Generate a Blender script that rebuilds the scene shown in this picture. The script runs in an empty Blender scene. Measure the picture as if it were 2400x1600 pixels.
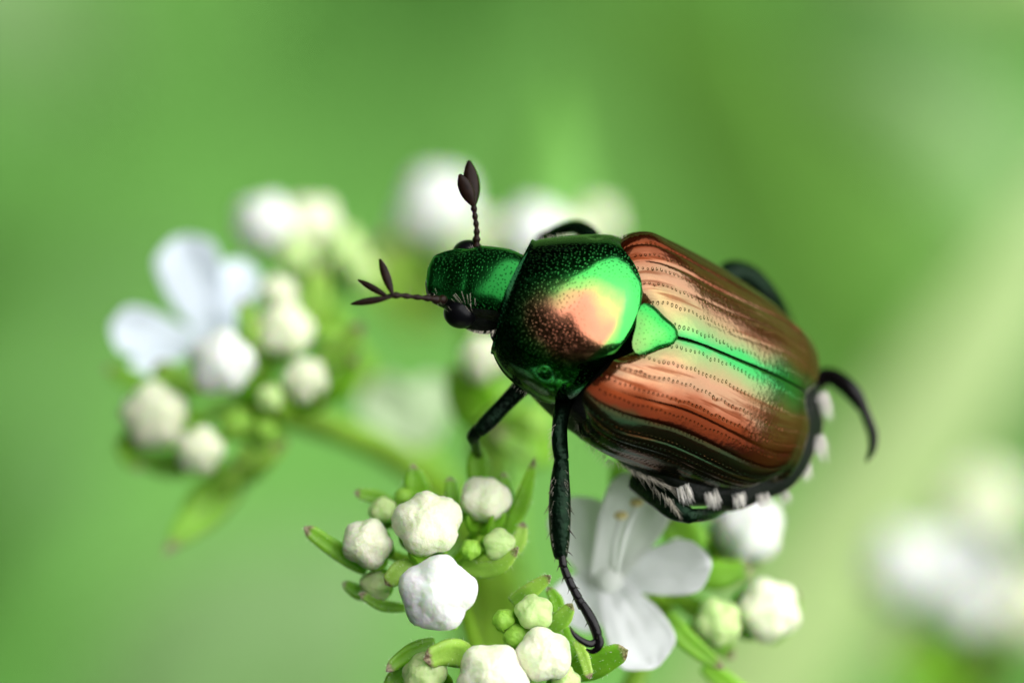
import bpy, math, random
import numpy as np
from mathutils import Vector, Matrix, noise

random.seed(7)
rng = np.random.default_rng(7)
sc = bpy.context.scene
COL = sc.collection

# ------------------------------------------------------------------ camera, sky, sun, exposure (1 unit = 1 mm)
PITCH = math.radians(60)
DIST = 150.0                                   # lens to the plane of sharp focus through the beetle
CENTRE = np.array([0.0, 0.0, 620.0])           # the blossoms stand 62 cm above the grass
RIGHT = np.array([1.0, 0.0, 0.0])
UP = np.array([0.0, math.sin(PITCH), math.cos(PITCH)])
BACK = np.array([0.0, -math.cos(PITCH), math.sin(PITCH)])
ROT = np.stack([RIGHT, UP, BACK], 1)
cam_data = bpy.data.cameras.new('camera')
cam = bpy.data.objects.new('camera', cam_data)
COL.objects.link(cam)
cam.matrix_world = Matrix.Translation(Vector(CENTRE + BACK * DIST)) @ Matrix(ROT.tolist()).to_4x4()
cam_data.sensor_width = 36.0
cam_data.lens = 36.0 * DIST / 24.0
cam_data.clip_start = 1.0
cam_data.clip_end = 2.0e6
cam_data.dof.use_dof = True
cam_data.dof.focus_distance = DIST + 0.75
cam_data.dof.aperture_fstop = 0.225 / 8.0
cam_data.dof.aperture_blades = 9
sc.camera = cam

SUN_EL, SUN_AZ = math.radians(46), math.radians(90)      # azimuth from +Y towards +X
world = bpy.data.worlds.new('World')
sc.world = world
world.use_nodes = True
wn, wl = world.node_tree.nodes, world.node_tree.links
bg = wn['Background']
sky = wn.new('ShaderNodeTexSky')
sky.sky_type = 'NISHITA'
sky.sun_disc = False
sky.sun_elevation = SUN_EL
sky.sun_rotation = SUN_AZ
sky.air_density = 1.0
sky.dust_density = 4.0
sky.ozone_density = 1.0
tc = wn.new('ShaderNodeTexCoord')
cl = wn.new('ShaderNodeTexNoise')
cl.inputs['Scale'].default_value = 1.6
cl.inputs['Detail'].default_value = 4.0
wl.new(tc.outputs['Generated'], cl.inputs['Vector'])
cr = wn.new('ShaderNodeMapRange')
cr.inputs['From Min'].default_value = 0.3
cr.inputs['From Max'].default_value = 0.6
cr.inputs['To Min'].default_value = 0.72
cr.inputs['To Max'].default_value = 0.95
wl.new(cl.outputs['Fac'], cr.inputs['Value'])
cm = wn.new('ShaderNodeMix')
cm.data_type = 'RGBA'
cm.inputs['B'].default_value = (9.0, 9.2, 9.6, 1)         # thin white cloud over most of the sky
wl.new(cr.outputs['Result'], cm.inputs['Factor'])
wl.new(sky.outputs['Color'], cm.inputs['A'])
wl.new(cm.outputs['Result'], bg.inputs['Color'])
bg.inputs['Strength'].default_value = 0.14

sun_data = bpy.data.lights.new('sun', 'SUN')
sun_data.energy = 1.1
sun_data.angle = math.radians(110)
sun_data.color = (1.0, 0.96, 0.88)
sun = bpy.data.objects.new('sun', sun_data)
COL.objects.link(sun)
sdir = Vector((math.sin(SUN_AZ) * math.cos(SUN_EL), math.cos(SUN_AZ) * math.cos(SUN_EL), math.sin(SUN_EL)))
sun.rotation_euler = sdir.to_track_quat('Z', 'Y').to_euler()
sun.location = (0, 0, 3000)

sc.view_settings.view_transform = 'Standard'
sc.view_settings.look = 'None'
sc.view_settings.gamma = 1.0
sc.view_settings.use_curve_mapping = False
sc.view_settings.exposure = 1.15
sc.cycles.use_denoising = True
sc.cycles.max_bounces = 8
sc.cycles.transparent_max_bounces = 8
sc.cycles.sample_clamp_indirect = 6.0

# ------------------------------------------------------------------ helpers
MM = 0.01                                       # millimetres per pixel of the photograph in the focus plane


def to_world(v):
    return CENTRE + np.asarray(v, float) @ ROT.T


def cpt(x, y, d=0.0):
    """Point in camera axes (right, up, towards the lens) whose distance from the focus plane is d."""
    k = (DIST - d) / DIST
    return np.array([(x - 1200) * MM * k, (800 - y) * MM * k, d])


def wpt(x, y, d=0.0):
    return to_world(cpt(x, y, d))


def wpts(seq):
    return np.array([wpt(*p) for p in seq])


def tag(o, label=None, cat=None, group=None, kind=None):
    for k, v in (('label', label), ('category', cat), ('group', group), ('kind', kind)):
        if v:
            o[k] = v
    return o


def empty(name, loc, label=None, cat=None, group=None):
    o = bpy.data.objects.new(name, None)
    o.empty_display_size = 0.5
    COL.objects.link(o)
    o.location = Vector(loc)
    return tag(o, label, cat, group)


def base_of(o):
    b = Vector((0, 0, 0))
    while o is not None:
        b += o.location
        o = o.parent
    return np.array(b)


def obj(name, V, F, m, parent=None, uv=None, smooth=True, kind=None, loc=None):
    V = np.asarray(V, float)
    origin = base_of(parent) if parent is not None else (np.asarray(loc, float) if loc is not None else V.mean(0))
    me = bpy.data.meshes.new(name)
    me.from_pydata((V - origin).tolist(), [], [tuple(f) for f in F])
    if uv is not None:
        lay = me.uv_layers.new(name='UVMap')
        vi = np.empty(len(me.loops), np.int32)
        me.loops.foreach_get('vertex_index', vi)
        lay.data.foreach_set('uv', np.asarray(uv, float)[vi].ravel())
    if smooth:
        me.polygons.foreach_set('use_smooth', [True] * len(me.polygons))
    me.materials.append(m)
    me.update()
    o = bpy.data.objects.new(name, me)
    COL.objects.link(o)
    if parent is not None:
        o.parent = parent
    else:
        o.location = Vector(origin)
    if kind:
        o['kind'] = kind
    return o


def grid_faces(n, m, wrap=False, off=0):
    F = []
    for i in range(n - 1):
        for j in range(m if wrap else m - 1):
            k = (j + 1) % m
            F.append((off + i * m + j, off + i * m + k, off + (i + 1) * m + k, off + (i + 1) * m + j))
    return F


class Soup:
    """Collects several shapes into one mesh."""
    def __init__(self):
        self.V, self.F, self.U, self.n = [], [], [], 0

    def add(self, V, F, U=None):
        V = np.asarray(V, float)
        self.V.append(V)
        self.F += [tuple(i + self.n for i in f) for f in F]
        self.U.append(np.zeros((len(V), 2)) if U is None else np.asarray(U, float))
        self.n += len(V)

    def build(self, name, m, parent=None, **k):
        return obj(name, np.vstack(self.V), self.F, m, parent, uv=np.vstack(self.U), **k)


def spline(P, n):
    P = np.asarray(P, float)
    if len(P) == 2:
        return P[0] + (P[1] - P[0]) * np.linspace(0, 1, n)[:, None]
    seg = np.r_[0, np.cumsum(np.linalg.norm(np.diff(P[:, :3], axis=0), axis=1))]
    T = np.linspace(0, seg[-1], n)
    out = np.empty((n, P.shape[1]))
    for c in range(P.shape[1]):
        out[:, c] = smooth_interp(seg, P[:, c], T, mono=False)
    return out


def smooth_interp(xs, ys, x, mono=True):
    xs = np.asarray(xs, float); ys = np.asarray(ys, float)
    h = np.diff(xs); d = np.diff(ys) / h
    m = np.zeros_like(ys)
    if mono:
        m[1:-1] = np.where(d[:-1] * d[1:] > 0, (d[:-1] + d[1:]) / 2, 0)
    else:
        m[1:-1] = (d[:-1] * h[1:] + d[1:] * h[:-1]) / (h[:-1] + h[1:])
    m[0] = d[0]; m[-1] = d[-1]
    x = np.clip(x, xs[0], xs[-1])
    i = np.clip(np.searchsorted(xs, x) - 1, 0, len(h) - 1)
    t = (x - xs[i]) / h[i]
    return ys[i] * (1 + 2 * t) * (1 - t) ** 2 + h[i] * m[i] * t * (1 - t) ** 2 + ys[i + 1] * t * t * (3 - 2 * t) - h[i] * m[i + 1] * t * t * (1 - t)


def frames(C):
    T = np.gradient(C, axis=0)
    T /= np.linalg.norm(T, axis=1)[:, None] + 1e-12
    A = np.zeros_like(C)
    ref = BACK - T[0] * (BACK @ T[0])
    if np.linalg.norm(ref) < 0.1:
        ref = UP - T[0] * (UP @ T[0])
    for i in range(len(C)):
        ref = ref - T[i] * (ref @ T[i])
        ref /= np.linalg.norm(ref)
        A[i] = ref
    return T, A, np.cross(T, A)


def tube(C, R, sides=10, n=None, flat=1.0, caps=True):
    """Round tube along world points C with radii R; flat scales its depth."""
    C = np.asarray(C, float); R = np.asarray(R, float) * np.ones(len(C))
    if n:
        Q = spline(np.c_[C, R], n)
        C, R = Q[:, :3], np.abs(Q[:, 3])
    T, A, B = frames(C)
    if caps:
        e0, e1 = C[0] - T[0] * R[0] * .5, C[-1] + T[-1] * R[-1] * .5
        C = np.vstack([e0, C[0] - T[0] * R[0] * .35, C, C[-1] + T[-1] * R[-1] * .35, e1])
        A = np.vstack([A[0], A[0], A, A[-1], A[-1]]); B = np.vstack([B[0], B[0], B, B[-1], B[-1]])
        R = np.r_[R[0] * .02, R[0] * .7, R, R[-1] * .7, R[-1] * .02]
    a = np.linspace(0, 2 * np.pi, sides, endpoint=False)
    V = C[:, None] + R[:, None, None] * (np.cos(a)[None, :, None] * B[:, None] + flat * np.sin(a)[None, :, None] * A[:, None])
    U = np.stack(np.broadcast_arrays(np.linspace(0, 1, len(C))[:, None], (a / 6.2832)[None]), -1).reshape(-1, 2)
    return V.reshape(-1, 3), grid_faces(len(C), sides, True), U


def ellipsoid(c, ax, n=16, m=24):
    th = np.linspace(1e-3, np.pi - 1e-3, n)[:, None]; ph = np.linspace(0, 2 * np.pi, m, endpoint=False)[None]
    q = np.stack(np.broadcast_arrays(np.sin(th) * np.cos(ph), np.sin(th) * np.sin(ph), np.cos(th)), -1)
    V = np.asarray(c) + q @ np.asarray(ax)
    return V.reshape(-1, 3), grid_faces(n, m, True)


def hair(S, p, q, r=0.006, bend=None, n=4):
    """One tapered hair from p to q (world), added to a soup."""
    p = np.asarray(p, float); q = np.asarray(q, float)
    mid = (p + q) / 2 + (0 if bend is None else np.asarray(bend))
    C = np.array([(1 - t) ** 2 * p + 2 * t * (1 - t) * mid + t * t * q for t in np.linspace(0, 1, n)])
    T, A, B = frames(C)
    R = r * (1 - np.linspace(0, 1, n) * .85)
    a = np.array([0, 2.094, 4.189])
    V = C[:, None] + R[:, None, None] * (np.cos(a)[None, :, None] * B[:, None] + np.sin(a)[None, :, None] * A[:, None])
    S.add(V.reshape(-1, 3), grid_faces(n, 3, True))


# ------------------------------------------------------------------ materials
def mat(name):
    m = bpy.data.materials.new(name)
    m.use_nodes = True
    nt = m.node_tree
    return m, nt.nodes, nt.links, nt.nodes['Principled BSDF']


def ramp(N, stops, interp='EASE'):
    r = N.new('ShaderNodeValToRGB')
    r.color_ramp.interpolation = interp
    e = r.color_ramp.elements
    while len(e) < len(stops):
        e.new(0.5)
    for k, (p, c) in enumerate(stops):
        e[k].position = p
        e[k].color = (*c, 1) if len(c) == 3 else c
    return r


def math_node(N, L, op, a, b=None, c=None):
    n = N.new('ShaderNodeMath')
    n.operation = op
    for i, v in enumerate((a, b, c)):
        if v is None:
            continue
        if isinstance(v, (int, float)):
            n.inputs[i].default_value = v
        else:
            L.new(v, n.inputs[i])
    return n.outputs[0]


def noise_tex(N, L, scale, detail=3, vec=None, rough=.5):
    n = N.new('ShaderNodeTexNoise')
    n.inputs['Scale'].default_value = scale
    n.inputs['Detail'].default_value = detail
    n.inputs['Roughness'].default_value = rough
    if vec is None:
        vec = N.new('ShaderNodeTexCoord').outputs['Object']
    L.new(vec, n.inputs['Vector'])
    return n


def mix_rgb(N, L, f, a, b):
    m = N.new('ShaderNodeMix')
    m.data_type = 'RGBA'
    for s, v in (('Factor', f), ('A', a), ('B', b)):
        if isinstance(v, (int, float)):
            m.inputs[s].default_value = v
        elif isinstance(v, tuple):
            m.inputs[s].default_value = (*v, 1)
        else:
            L.new(v, m.inputs[s])
    return m.outputs['Result']


def bump(N, L, height, strength, dist, prev=None):
    b = N.new('ShaderNodeBump')
    b.inputs['Strength'].default_value = strength
    b.inputs['Distance'].default_value = dist
    L.new(height, b.inputs['Height'])
    if prev is not None:
        L.new(prev, b.inputs['Normal'])
    return b.outputs['Normal']


def dimples(N, L, scale, size):
    """Height of small round pits scattered over a surface."""
    v = N.new('ShaderNodeTexVoronoi')
    v.voronoi_dimensions = '2D'
    v.inputs['Scale'].default_value = scale
    v.inputs['Randomness'].default_value = .8
    L.new(N.new('ShaderNodeUVMap').outputs['UV'], v.inputs['Vector'])
    r = N.new('ShaderNodeMapRange')
    r.interpolation_type = 'SMOOTHSTEP'
    r.inputs['From Min'].default_value = size * .35
    r.inputs['From Max'].default_value = size
    L.new(v.outputs['Distance'], r.inputs['Value'])
    return r.outputs['Result']


def iridescent(name, stops, pit_scale=9.0, pit=.34, pit_depth=.02, rough=.2, strength=1.0, smooth_at=None):
    """Metallic cuticle whose interference colour shifts with the angle at which it is seen."""
    m, N, L, B = mat(name)
    lw = N.new('ShaderNodeLayerWeight')
    lw.inputs['Blend'].default_value = .5
    nz = noise_tex(N, L, 1.3, 3)
    f = math_node(N, L, 'ADD', lw.outputs['Facing'], math_node(N, L, 'MULTIPLY', math_node(N, L, 'SUBTRACT', nz.outputs['Fac'], .5), .10))
    r = ramp(N, stops, 'LINEAR')
    L.new(f, r.inputs['Fac'])
    col = r.outputs['Color']
    B.inputs['Metallic'].default_value = 1.0
    B.inputs['Roughness'].default_value = rough
    bo = bump(N, L, dimples(N, L, pit_scale, pit), strength, pit_depth)
    if smooth_at:                                # the pits thin out over the middle of the disc
        uvn = N.new('ShaderNodeUVMap')
        vm = N.new('ShaderNodeVectorMath')
        vm.operation = 'DISTANCE'
        L.new(uvn.outputs['UV'], vm.inputs[0])
        vm.inputs[1].default_value = (*smooth_at, 0)
        mr = N.new('ShaderNodeMapRange')
        mr.inputs['From Min'].default_value = .5
        mr.inputs['From Max'].default_value = 1.5
        mr.inputs['To Min'].default_value = .12 * strength
        mr.inputs['To Max'].default_value = strength
        L.new(vm.outputs['Value'], mr.inputs['Value'])
        L.new(mr.outputs['Result'], bo.node.inputs['Strength'])
        dk = N.new('ShaderNodeMapRange')          # dark reflection and pit shade painted into the flank colour, nearly black
        dk.interpolation_type = 'SMOOTHSTEP'
        dk.inputs['From Min'].default_value = 1.0
        dk.inputs['From Max'].default_value = 2.3
        L.new(vm.outputs['Value'], dk.inputs['Value'])
        col = mix_rgb(N, L, dk.outputs['Result'], col, (.006, .035, .012))
    L.new(col, B.inputs['Base Color'])
    L.new(bo, B.inputs['Normal'])
    return m


GREEN_STOPS = [(0.0, (.34, .12, .07)), (.035, (.38, .15, .085)), (.065, (.31, .21, .085)), (.09, (.16, .29, .07)), (.14, (.045, .34, .06)), (.5, (.015, .22, .05)), (1, (.02, .12, .05))]
M = {}
M['pronotum'] = iridescent('pronotum_cuticle', GREEN_STOPS, 10.5, .24, .008, .14, .9, (2.3, .35))
M['head'] = iridescent('head_cuticle', [(0, (.006, .075, .012)), (.2, (.012, .12, .022)), (.5, (.02, .18, .04)), (1, (.02, .15, .05))], 11, .22, .007, .2)
M['scutellum'] = iridescent('scutellum_cuticle', [(0, (.12, .20, .06)), (.10, (.06, .24, .05)), (.2, (.025, .25, .045)), (1, (.02, .18, .045))], 5, .13, .006, .2)


def elytron_material(shift):
    m, N, L, B = mat('elytron_cuticle')
    uvn = N.new('ShaderNodeUVMap')
    sep = N.new('ShaderNodeSeparateXYZ')
    L.new(uvn.outputs['UV'], sep.inputs[0])
    u, v = sep.outputs[0], sep.outputs[1]                     # u: millimetres along, v: 0 suture .. 1 side edge
    nz = noise_tex(N, L, .9, 3)
    nf = noise_tex(N, L, 9.0, 4)
    wob = math_node(N, L, 'MULTIPLY', math_node(N, L, 'SUBTRACT', nz.outputs['Fac'], .5), .16)
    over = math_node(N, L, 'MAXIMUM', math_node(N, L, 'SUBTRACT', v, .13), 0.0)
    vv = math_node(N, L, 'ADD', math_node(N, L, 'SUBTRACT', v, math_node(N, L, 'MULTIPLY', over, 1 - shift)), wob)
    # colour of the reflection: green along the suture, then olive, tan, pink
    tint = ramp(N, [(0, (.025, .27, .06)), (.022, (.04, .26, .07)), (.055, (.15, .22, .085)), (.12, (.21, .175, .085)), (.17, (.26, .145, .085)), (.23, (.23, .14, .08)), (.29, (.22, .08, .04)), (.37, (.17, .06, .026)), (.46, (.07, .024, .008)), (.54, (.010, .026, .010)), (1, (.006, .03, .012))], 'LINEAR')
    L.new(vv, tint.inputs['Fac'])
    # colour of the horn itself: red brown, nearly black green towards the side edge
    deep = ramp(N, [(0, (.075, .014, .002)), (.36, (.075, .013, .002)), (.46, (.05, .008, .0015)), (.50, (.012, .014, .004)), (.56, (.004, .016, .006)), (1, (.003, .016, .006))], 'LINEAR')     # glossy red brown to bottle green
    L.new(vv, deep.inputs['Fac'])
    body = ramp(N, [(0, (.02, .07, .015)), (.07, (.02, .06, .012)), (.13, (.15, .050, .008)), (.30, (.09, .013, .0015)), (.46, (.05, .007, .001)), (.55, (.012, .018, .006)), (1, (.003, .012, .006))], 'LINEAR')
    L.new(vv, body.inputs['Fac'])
    bcol = mix_rgb(N, L, math_node(N, L, 'MULTIPLY', nf.outputs['Fac'], .35), body.outputs['Color'], (.05, .012, .004))
    # rows of small pits along the striae
    rows = 11.0
    jit = noise_tex(N, L, 3.2, 1, uvn.outputs['UV'])
    vr = math_node(N, L, 'ADD', math_node(N, L, 'MULTIPLY', v, rows), math_node(N, L, 'MULTIPLY', math_node(N, L, 'SUBTRACT', jit.outputs['Fac'], .5), .55))
    fr = math_node(N, L, 'SUBTRACT', math_node(N, L, 'FRACT', vr), .5)
    idx = math_node(N, L, 'FLOOR', vr)
    ur = math_node(N, L, 'ADD', math_node(N, L, 'MULTIPLY', u, 8.5), math_node(N, L, 'MULTIPLY', idx, .37))
    fu = math_node(N, L, 'SUBTRACT', math_node(N, L, 'FRACT', ur), .5)
    dist = math_node(N, L, 'SQRT', math_node(N, L, 'ADD', math_node(N, L, 'POWER', math_node(N, L, 'MULTIPLY', fr, 2.3), 2), math_node(N, L, 'POWER', math_node(N, L, 'MULTIPLY', fu, 1.0), 2)))
    pr = N.new('ShaderNodeMapRange')
    pr.interpolation_type = 'SMOOTHSTEP'
    pr.inputs['From Min'].default_value = .10
    pr.inputs['From Max'].default_value = .26
    L.new(math_node(N, L, 'MULTIPLY', dist, math_node(N, L, 'ADD', math_node(N, L, 'MULTIPLY', noise_tex(N, L, 6.0, 2).outputs['Fac'], 1.6), .2)), pr.inputs['Value'])
    n1 = bump(N, L, nf.outputs['Fac'], .25, .03)
    n2 = bump(N, L, pr.outputs['Result'], .8, .022, n1)
    B.inputs['Metallic'].default_value = 1.0
    B.inputs['Roughness'].default_value = .15
    rear = N.new('ShaderNodeMapRange')                        # hind end and streaks painted horn brown, where the reflection falls away
    rear.interpolation_type = 'SMOOTHSTEP'
    rear.inputs['From Min'].default_value = 4.1
    rear.inputs['From Max'].default_value = 5.3
    L.new(math_node(N, L, 'ADD', u, math_node(N, L, 'MULTIPLY', wob, 5.0)), rear.inputs['Value'])
    streak = N.new('ShaderNodeMapRange')
    streak.interpolation_type = 'SMOOTHSTEP'
    streak.inputs['From Min'].default_value = .49
    streak.inputs['From Max'].default_value = .60
    mp = N.new('ShaderNodeMapping')
    mp.inputs['Scale'].default_value = (.35, 16, 1)
    L.new(uvn.outputs['UV'], mp.inputs['Vector'])
    L.new(noise_tex(N, L, 1.0, 3, mp.outputs['Vector'], .6).outputs['Fac'], streak.inputs['Value'])
    stf = math_node(N, L, 'MULTIPLY', streak.outputs['Result'], math_node(N, L, 'MULTIPLY', math_node(N, L, 'GREATER_THAN', v, .14), .7))
    lin = N.new('ShaderNodeMapRange')                          # dark reflections in the grooves, painted as broken brown lines along the striae
    lin.interpolation_type = 'SMOOTHSTEP'
    lin.inputs['From Min'].default_value = .17
    lin.inputs['From Max'].default_value = .05
    L.new(math_node(N, L, 'ABSOLUTE', fr), lin.inputs['Value'])
    brk = N.new('ShaderNodeMapRange')
    brk.inputs['From Min'].default_value = .40
    brk.inputs['From Max'].default_value = .58
    L.new(noise_tex(N, L, 1.1, 2, mp.outputs['Vector']).outputs['Fac'], brk.inputs['Value'])
    outer = N.new('ShaderNodeMapRange')
    outer.inputs['From Min'].default_value = .12
    outer.inputs['From Max'].default_value = .24
    L.new(v, outer.inputs['Value'])
    lines = math_node(N, L, 'MULTIPLY', lin.outputs['Result'], math_node(N, L, 'MULTIPLY', brk.outputs['Result'], outer.outputs['Result']))
    stf = math_node(N, L, 'MAXIMUM', stf, math_node(N, L, 'MULTIPLY', lines, .8))
    low = N.new('ShaderNodeMapRange')  # ends the tan and pink sky reflection towards the side, in colour
    low.interpolation_type = 'SMOOTHSTEP'
    low.inputs['From Min'].default_value = .23
    low.inputs['From Max'].default_value = .37
    L.new(math_node(N, L, 'ADD', vv, math_node(N, L, 'MULTIPLY', math_node(N, L, 'SUBTRACT', streak.outputs['Result'], .4), .06)), low.inputs['Value'])
    brown = math_node(N, L, 'MAXIMUM', low.outputs['Result'], math_node(N, L, 'MAXIMUM', math_node(N, L, 'MULTIPLY', rear.outputs['Result'], .85), stf))
    tcol = mix_rgb(N, L, math_node(N, L, 'MAXIMUM', math_node(N, L, 'MULTIPLY', rear.outputs['Result'], .8), stf), tint.outputs['Color'], (.085, .018, .003))
    L.new(n2, B.inputs['Normal'])
    B2 = N.new('ShaderNodeBsdfPrincipled')
    L.new(bcol, B2.inputs['Base Color'])
    B2.inputs['Roughness'].default_value = .3
    L.new(n2, B2.inputs['Normal'])
    mx = N.new('ShaderNodeMixShader')
    mx.inputs[0].default_value = .22
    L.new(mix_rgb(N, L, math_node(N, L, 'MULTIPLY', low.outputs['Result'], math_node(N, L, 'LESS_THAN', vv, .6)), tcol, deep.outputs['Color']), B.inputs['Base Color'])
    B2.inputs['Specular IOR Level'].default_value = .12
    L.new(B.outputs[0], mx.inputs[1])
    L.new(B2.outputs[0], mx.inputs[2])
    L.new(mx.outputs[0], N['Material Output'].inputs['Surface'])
    return m


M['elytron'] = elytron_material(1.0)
M['elytron_far_lit'] = elytron_material(.55)  # lighter copy: bright reflection widened in the colour of the far case


def plain(name, col, rough=.4, metallic=0.0, var=.3, scale=4.0, bumps=0.0, bscale=12.0, bdist=.02, sss=0.0, spec=.5, sss_r=.3):
    m, N, L, B = mat(name)
    nz = noise_tex(N, L, scale, 4)
    dark = tuple(c * (1 - var) for c in col); light = tuple(min(1, c * (1 + var * .6)) for c in col)
    r = ramp(N, [(.3, dark), (.7, light)], 'LINEAR')
    L.new(nz.outputs['Fac'], r.inputs['Fac'])
    L.new(r.outputs['Color'], B.inputs['Base Color'])
    B.inputs['Roughness'].default_value = rough
    B.inputs['Metallic'].default_value = metallic
    B.inputs['Specular IOR Level'].default_value = spec
    if sss:
        B.inputs['Subsurface Weight'].default_value = sss
        B.inputs['Subsurface Radius'].default_value = (1, 1, .7)
        B.inputs['Subsurface Scale'].default_value = sss_r
    if bumps:
        b = noise_tex(N, L, bscale, 3)
        L.new(bump(N, L, b.outputs['Fac'], bumps, bdist), B.inputs['Normal'])
    return m


M['underside'] = plain('underside_cuticle', (.004, .006, .004), .5, .0, .4, 3, .8, 12, .04, spec=.15)
M['leg'] = plain('leg_cuticle', (.003, .013, .005), .26, .7, .6, 3, 1.0, 9, .04, spec=.2)
M['tarsus'] = plain('tarsus_cuticle', (.005, .004, .004), .22, .0, .4, 4, .4, 12, .02, spec=.22)
M['eye'] = plain('compound_eye', (.003, .003, .004), .3, 0, .2, 4, .25, 26, .01, spec=.15)
M['antenna'] = plain('antenna_horn', (.012, .005, .003), .4, 0, .5, 6, .3, 12, .02, spec=.12)
M['collar'] = plain('elytral_collar', (.09, .010, .006), .3, 0, .5, 3)
M['white_hair'] = plain('white_hair', (.88, .85, .78), .6, 0, .15, 3)
M['pale_hair'] = plain('pale_hair', (.55, .50, .40), .5, 0, .2, 3)
M['spine'] = plain('spine_horn', (.05, .014, .010), .4, 0, .4, 6)


def plant_material(name, base, tip=None, rough=.45, sss=.25, var=.25, scale=1.2, bumps=.3, bscale=6.0, bdist=.05, tip_at=.86):
    """Plant flesh; u of the UV map runs from the base to the tip, where a dry brown tip may sit."""
    m, N, L, B = mat(name)
    nz = noise_tex(N, L, scale, 4)
    r = ramp(N, [(.3, tuple(c * (1 - var) for c in base)), (.7, tuple(min(1, c * (1 + var * .7)) for c in base))], 'LINEAR')
    L.new(nz.outputs['Fac'], r.inputs['Fac'])
    col = r.outputs['Color']
    if tip:
        uvn = N.new('ShaderNodeUVMap')
        sep = N.new('ShaderNodeSeparateXYZ')
        L.new(uvn.outputs['UV'], sep.inputs[0])
        n2 = noise_tex(N, L, 7, 2)
        f = N.new('ShaderNodeMapRange')
        f.inputs['From Min'].default_value = tip_at
        f.inputs['From Max'].default_value = tip_at + .07
        L.new(math_node(N, L, 'ADD', sep.outputs[0], math_node(N, L, 'MULTIPLY', math_node(N, L, 'SUBTRACT', n2.outputs['Fac'], .5), .12)), f.inputs['Value'])
        spk = ramp(N, [(.42, tip), (.62, (.34, .27, .17))], 'LINEAR')
        L.new(noise_tex(N, L, 14, 2).outputs['Fac'], spk.inputs['Fac'])
        col = mix_rgb(N, L, f.outputs['Result'], col, spk.outputs['Color'])
    L.new(col, B.inputs['Base Color'])
    B.inputs['Roughness'].default_value = rough
    B.inputs['Specular IOR Level'].default_value = .35
    B.inputs['Subsurface Weight'].default_value = sss
    B.inputs['Subsurface Radius'].default_value = (.6, 1, .4)
    B.inputs['Subsurface Scale'].default_value = .6
    if bumps:
        b = noise_tex(N, L, bscale, 4)
        L.new(bump(N, L, b.outputs['Fac'], bumps, bdist), B.inputs['Normal'])
    return m


BROWN = (.10, .05, .035)
M['bud_white'] = plant_material('white_bud', (.78, .80, .76), None, .5, .8, .05, 1.2, .8, 11, .05)
M['bud_cream'] = plant_material('cream_bud', (.76, .80, .57), None, .5, .8, .08, 1.2, .8, 11, .05)
M['bud_green'] = plant_material('pale_green_bud', (.50, .66, .27), None, .5, .8, .12, 1.2, .5, 7, .05)
M['bud_young'] = plant_material('young_green_bud', (.24, .46, .05), None, .5, .4, .2, 1.4, .5, 7, .05)
M['sepal'] = plant_material('sepal_green', (.18, .41, .02), BROWN, .45, .4, .35, 1.0, .4, 8, .04)
M['sepal_light'] = plant_material('sepal_light_green', (.30, .52, .07), BROWN, .5, .4, .25, 1.2, .5, 9, .04)
M['stem'] = plant_material('stem_green', (.22, .42, .02), None, .45, .35, .25, .6, .3, 6, .04)
M['anther'] = plant_material('pale_anther', (.62, .52, .22), None, .6, .2, .2, 3, .4, 9, .04)


def leaf_material(name, col, var=.3, scale=.05, transl=.35):
    m, N, L, B = mat(name)
    nz = noise_tex(N, L, scale, 4)
    r = ramp(N, [(.3, tuple(c * (1 - var) for c in col)), (.7, tuple(c * (1 + var) for c in col))], 'LINEAR')
    L.new(nz.outputs['Fac'], r.inputs['Fac'])
    L.new(r.outputs['Color'], B.inputs['Base Color'])
    B.inputs['Roughness'].default_value = .5
    tr = N.new('ShaderNodeBsdfTranslucent')
    L.new(r.outputs['Color'], tr.inputs['Color'])
    mx = N.new('ShaderNodeMixShader')
    mx.inputs[0].default_value = transl
    L.new(B.outputs[0], mx.inputs[1]); L.new(tr.outputs[0], mx.inputs[2])
    L.new(mx.outputs[0], N['Material Output'].inputs['Surface'])
    return m


M['petal'] = leaf_material('white_petal', (.90, .92, .92), .03, .8, .25)
M['petal_blue'] = leaf_material('bluish_white_petal', (.80, .87, .95), .03, .8, .25)
M['petal_shade'] = leaf_material('translucent_petal', (.82, .86, .80), .06, .8, .35)
M['petal_green'] = leaf_material('greenish_white_petal', (.62, .78, .48), .08, .8, .3)
M['leaf_yellow'] = leaf_material('yellow_green_leaf', (.19, .44, .06), .12)
M['leaf_bright'] = leaf_material('bright_leaf', (.20, .50, .08), .12)
M['leaf_mid'] = leaf_material('mid_leaf', (.13, .36, .06), .2)
M['leaf_dark'] = leaf_material('dark_leaf', (.11, .31, .04), .2)
M['leaf_pale'] = leaf_material('pale_leaf', (.52, .69, .28), .1)
M['leaf_grey'] = leaf_material('grey_green_leaf', (.28, .50, .17), .2)
M['wood_leaf'] = leaf_material('woodland_leaf', (.020, .045, .012), .4, .002, .1)
M['wood_bark'] = plain('woodland_bark', (.05, .04, .03), .9, 0, .3, .003)


def ground_material():
    m, N, L, B = mat('grassy_ground')
    a = noise_tex(N, L, .004, 4); b = noise_tex(N, L, .03, 5)
    r = ramp(N, [(.3, (.10, .30, .045)), (.5, (.13, .36, .055)), (.72, (.20, .42, .09))], 'LINEAR')
    L.new(math_node(N, L, 'ADD', math_node(N, L, 'MULTIPLY', a.outputs['Fac'], .65), math_node(N, L, 'MULTIPLY', b.outputs['Fac'], .35)), r.inputs['Fac'])
    L.new(r.outputs['Color'], B.inputs['Base Color'])
    B.inputs['Roughness'].default_value = .8
    L.new(bump(N, L, b.outputs['Fac'], .6, 20), B.inputs['Normal'])
    return m


M['ground'] = ground_material()

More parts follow.
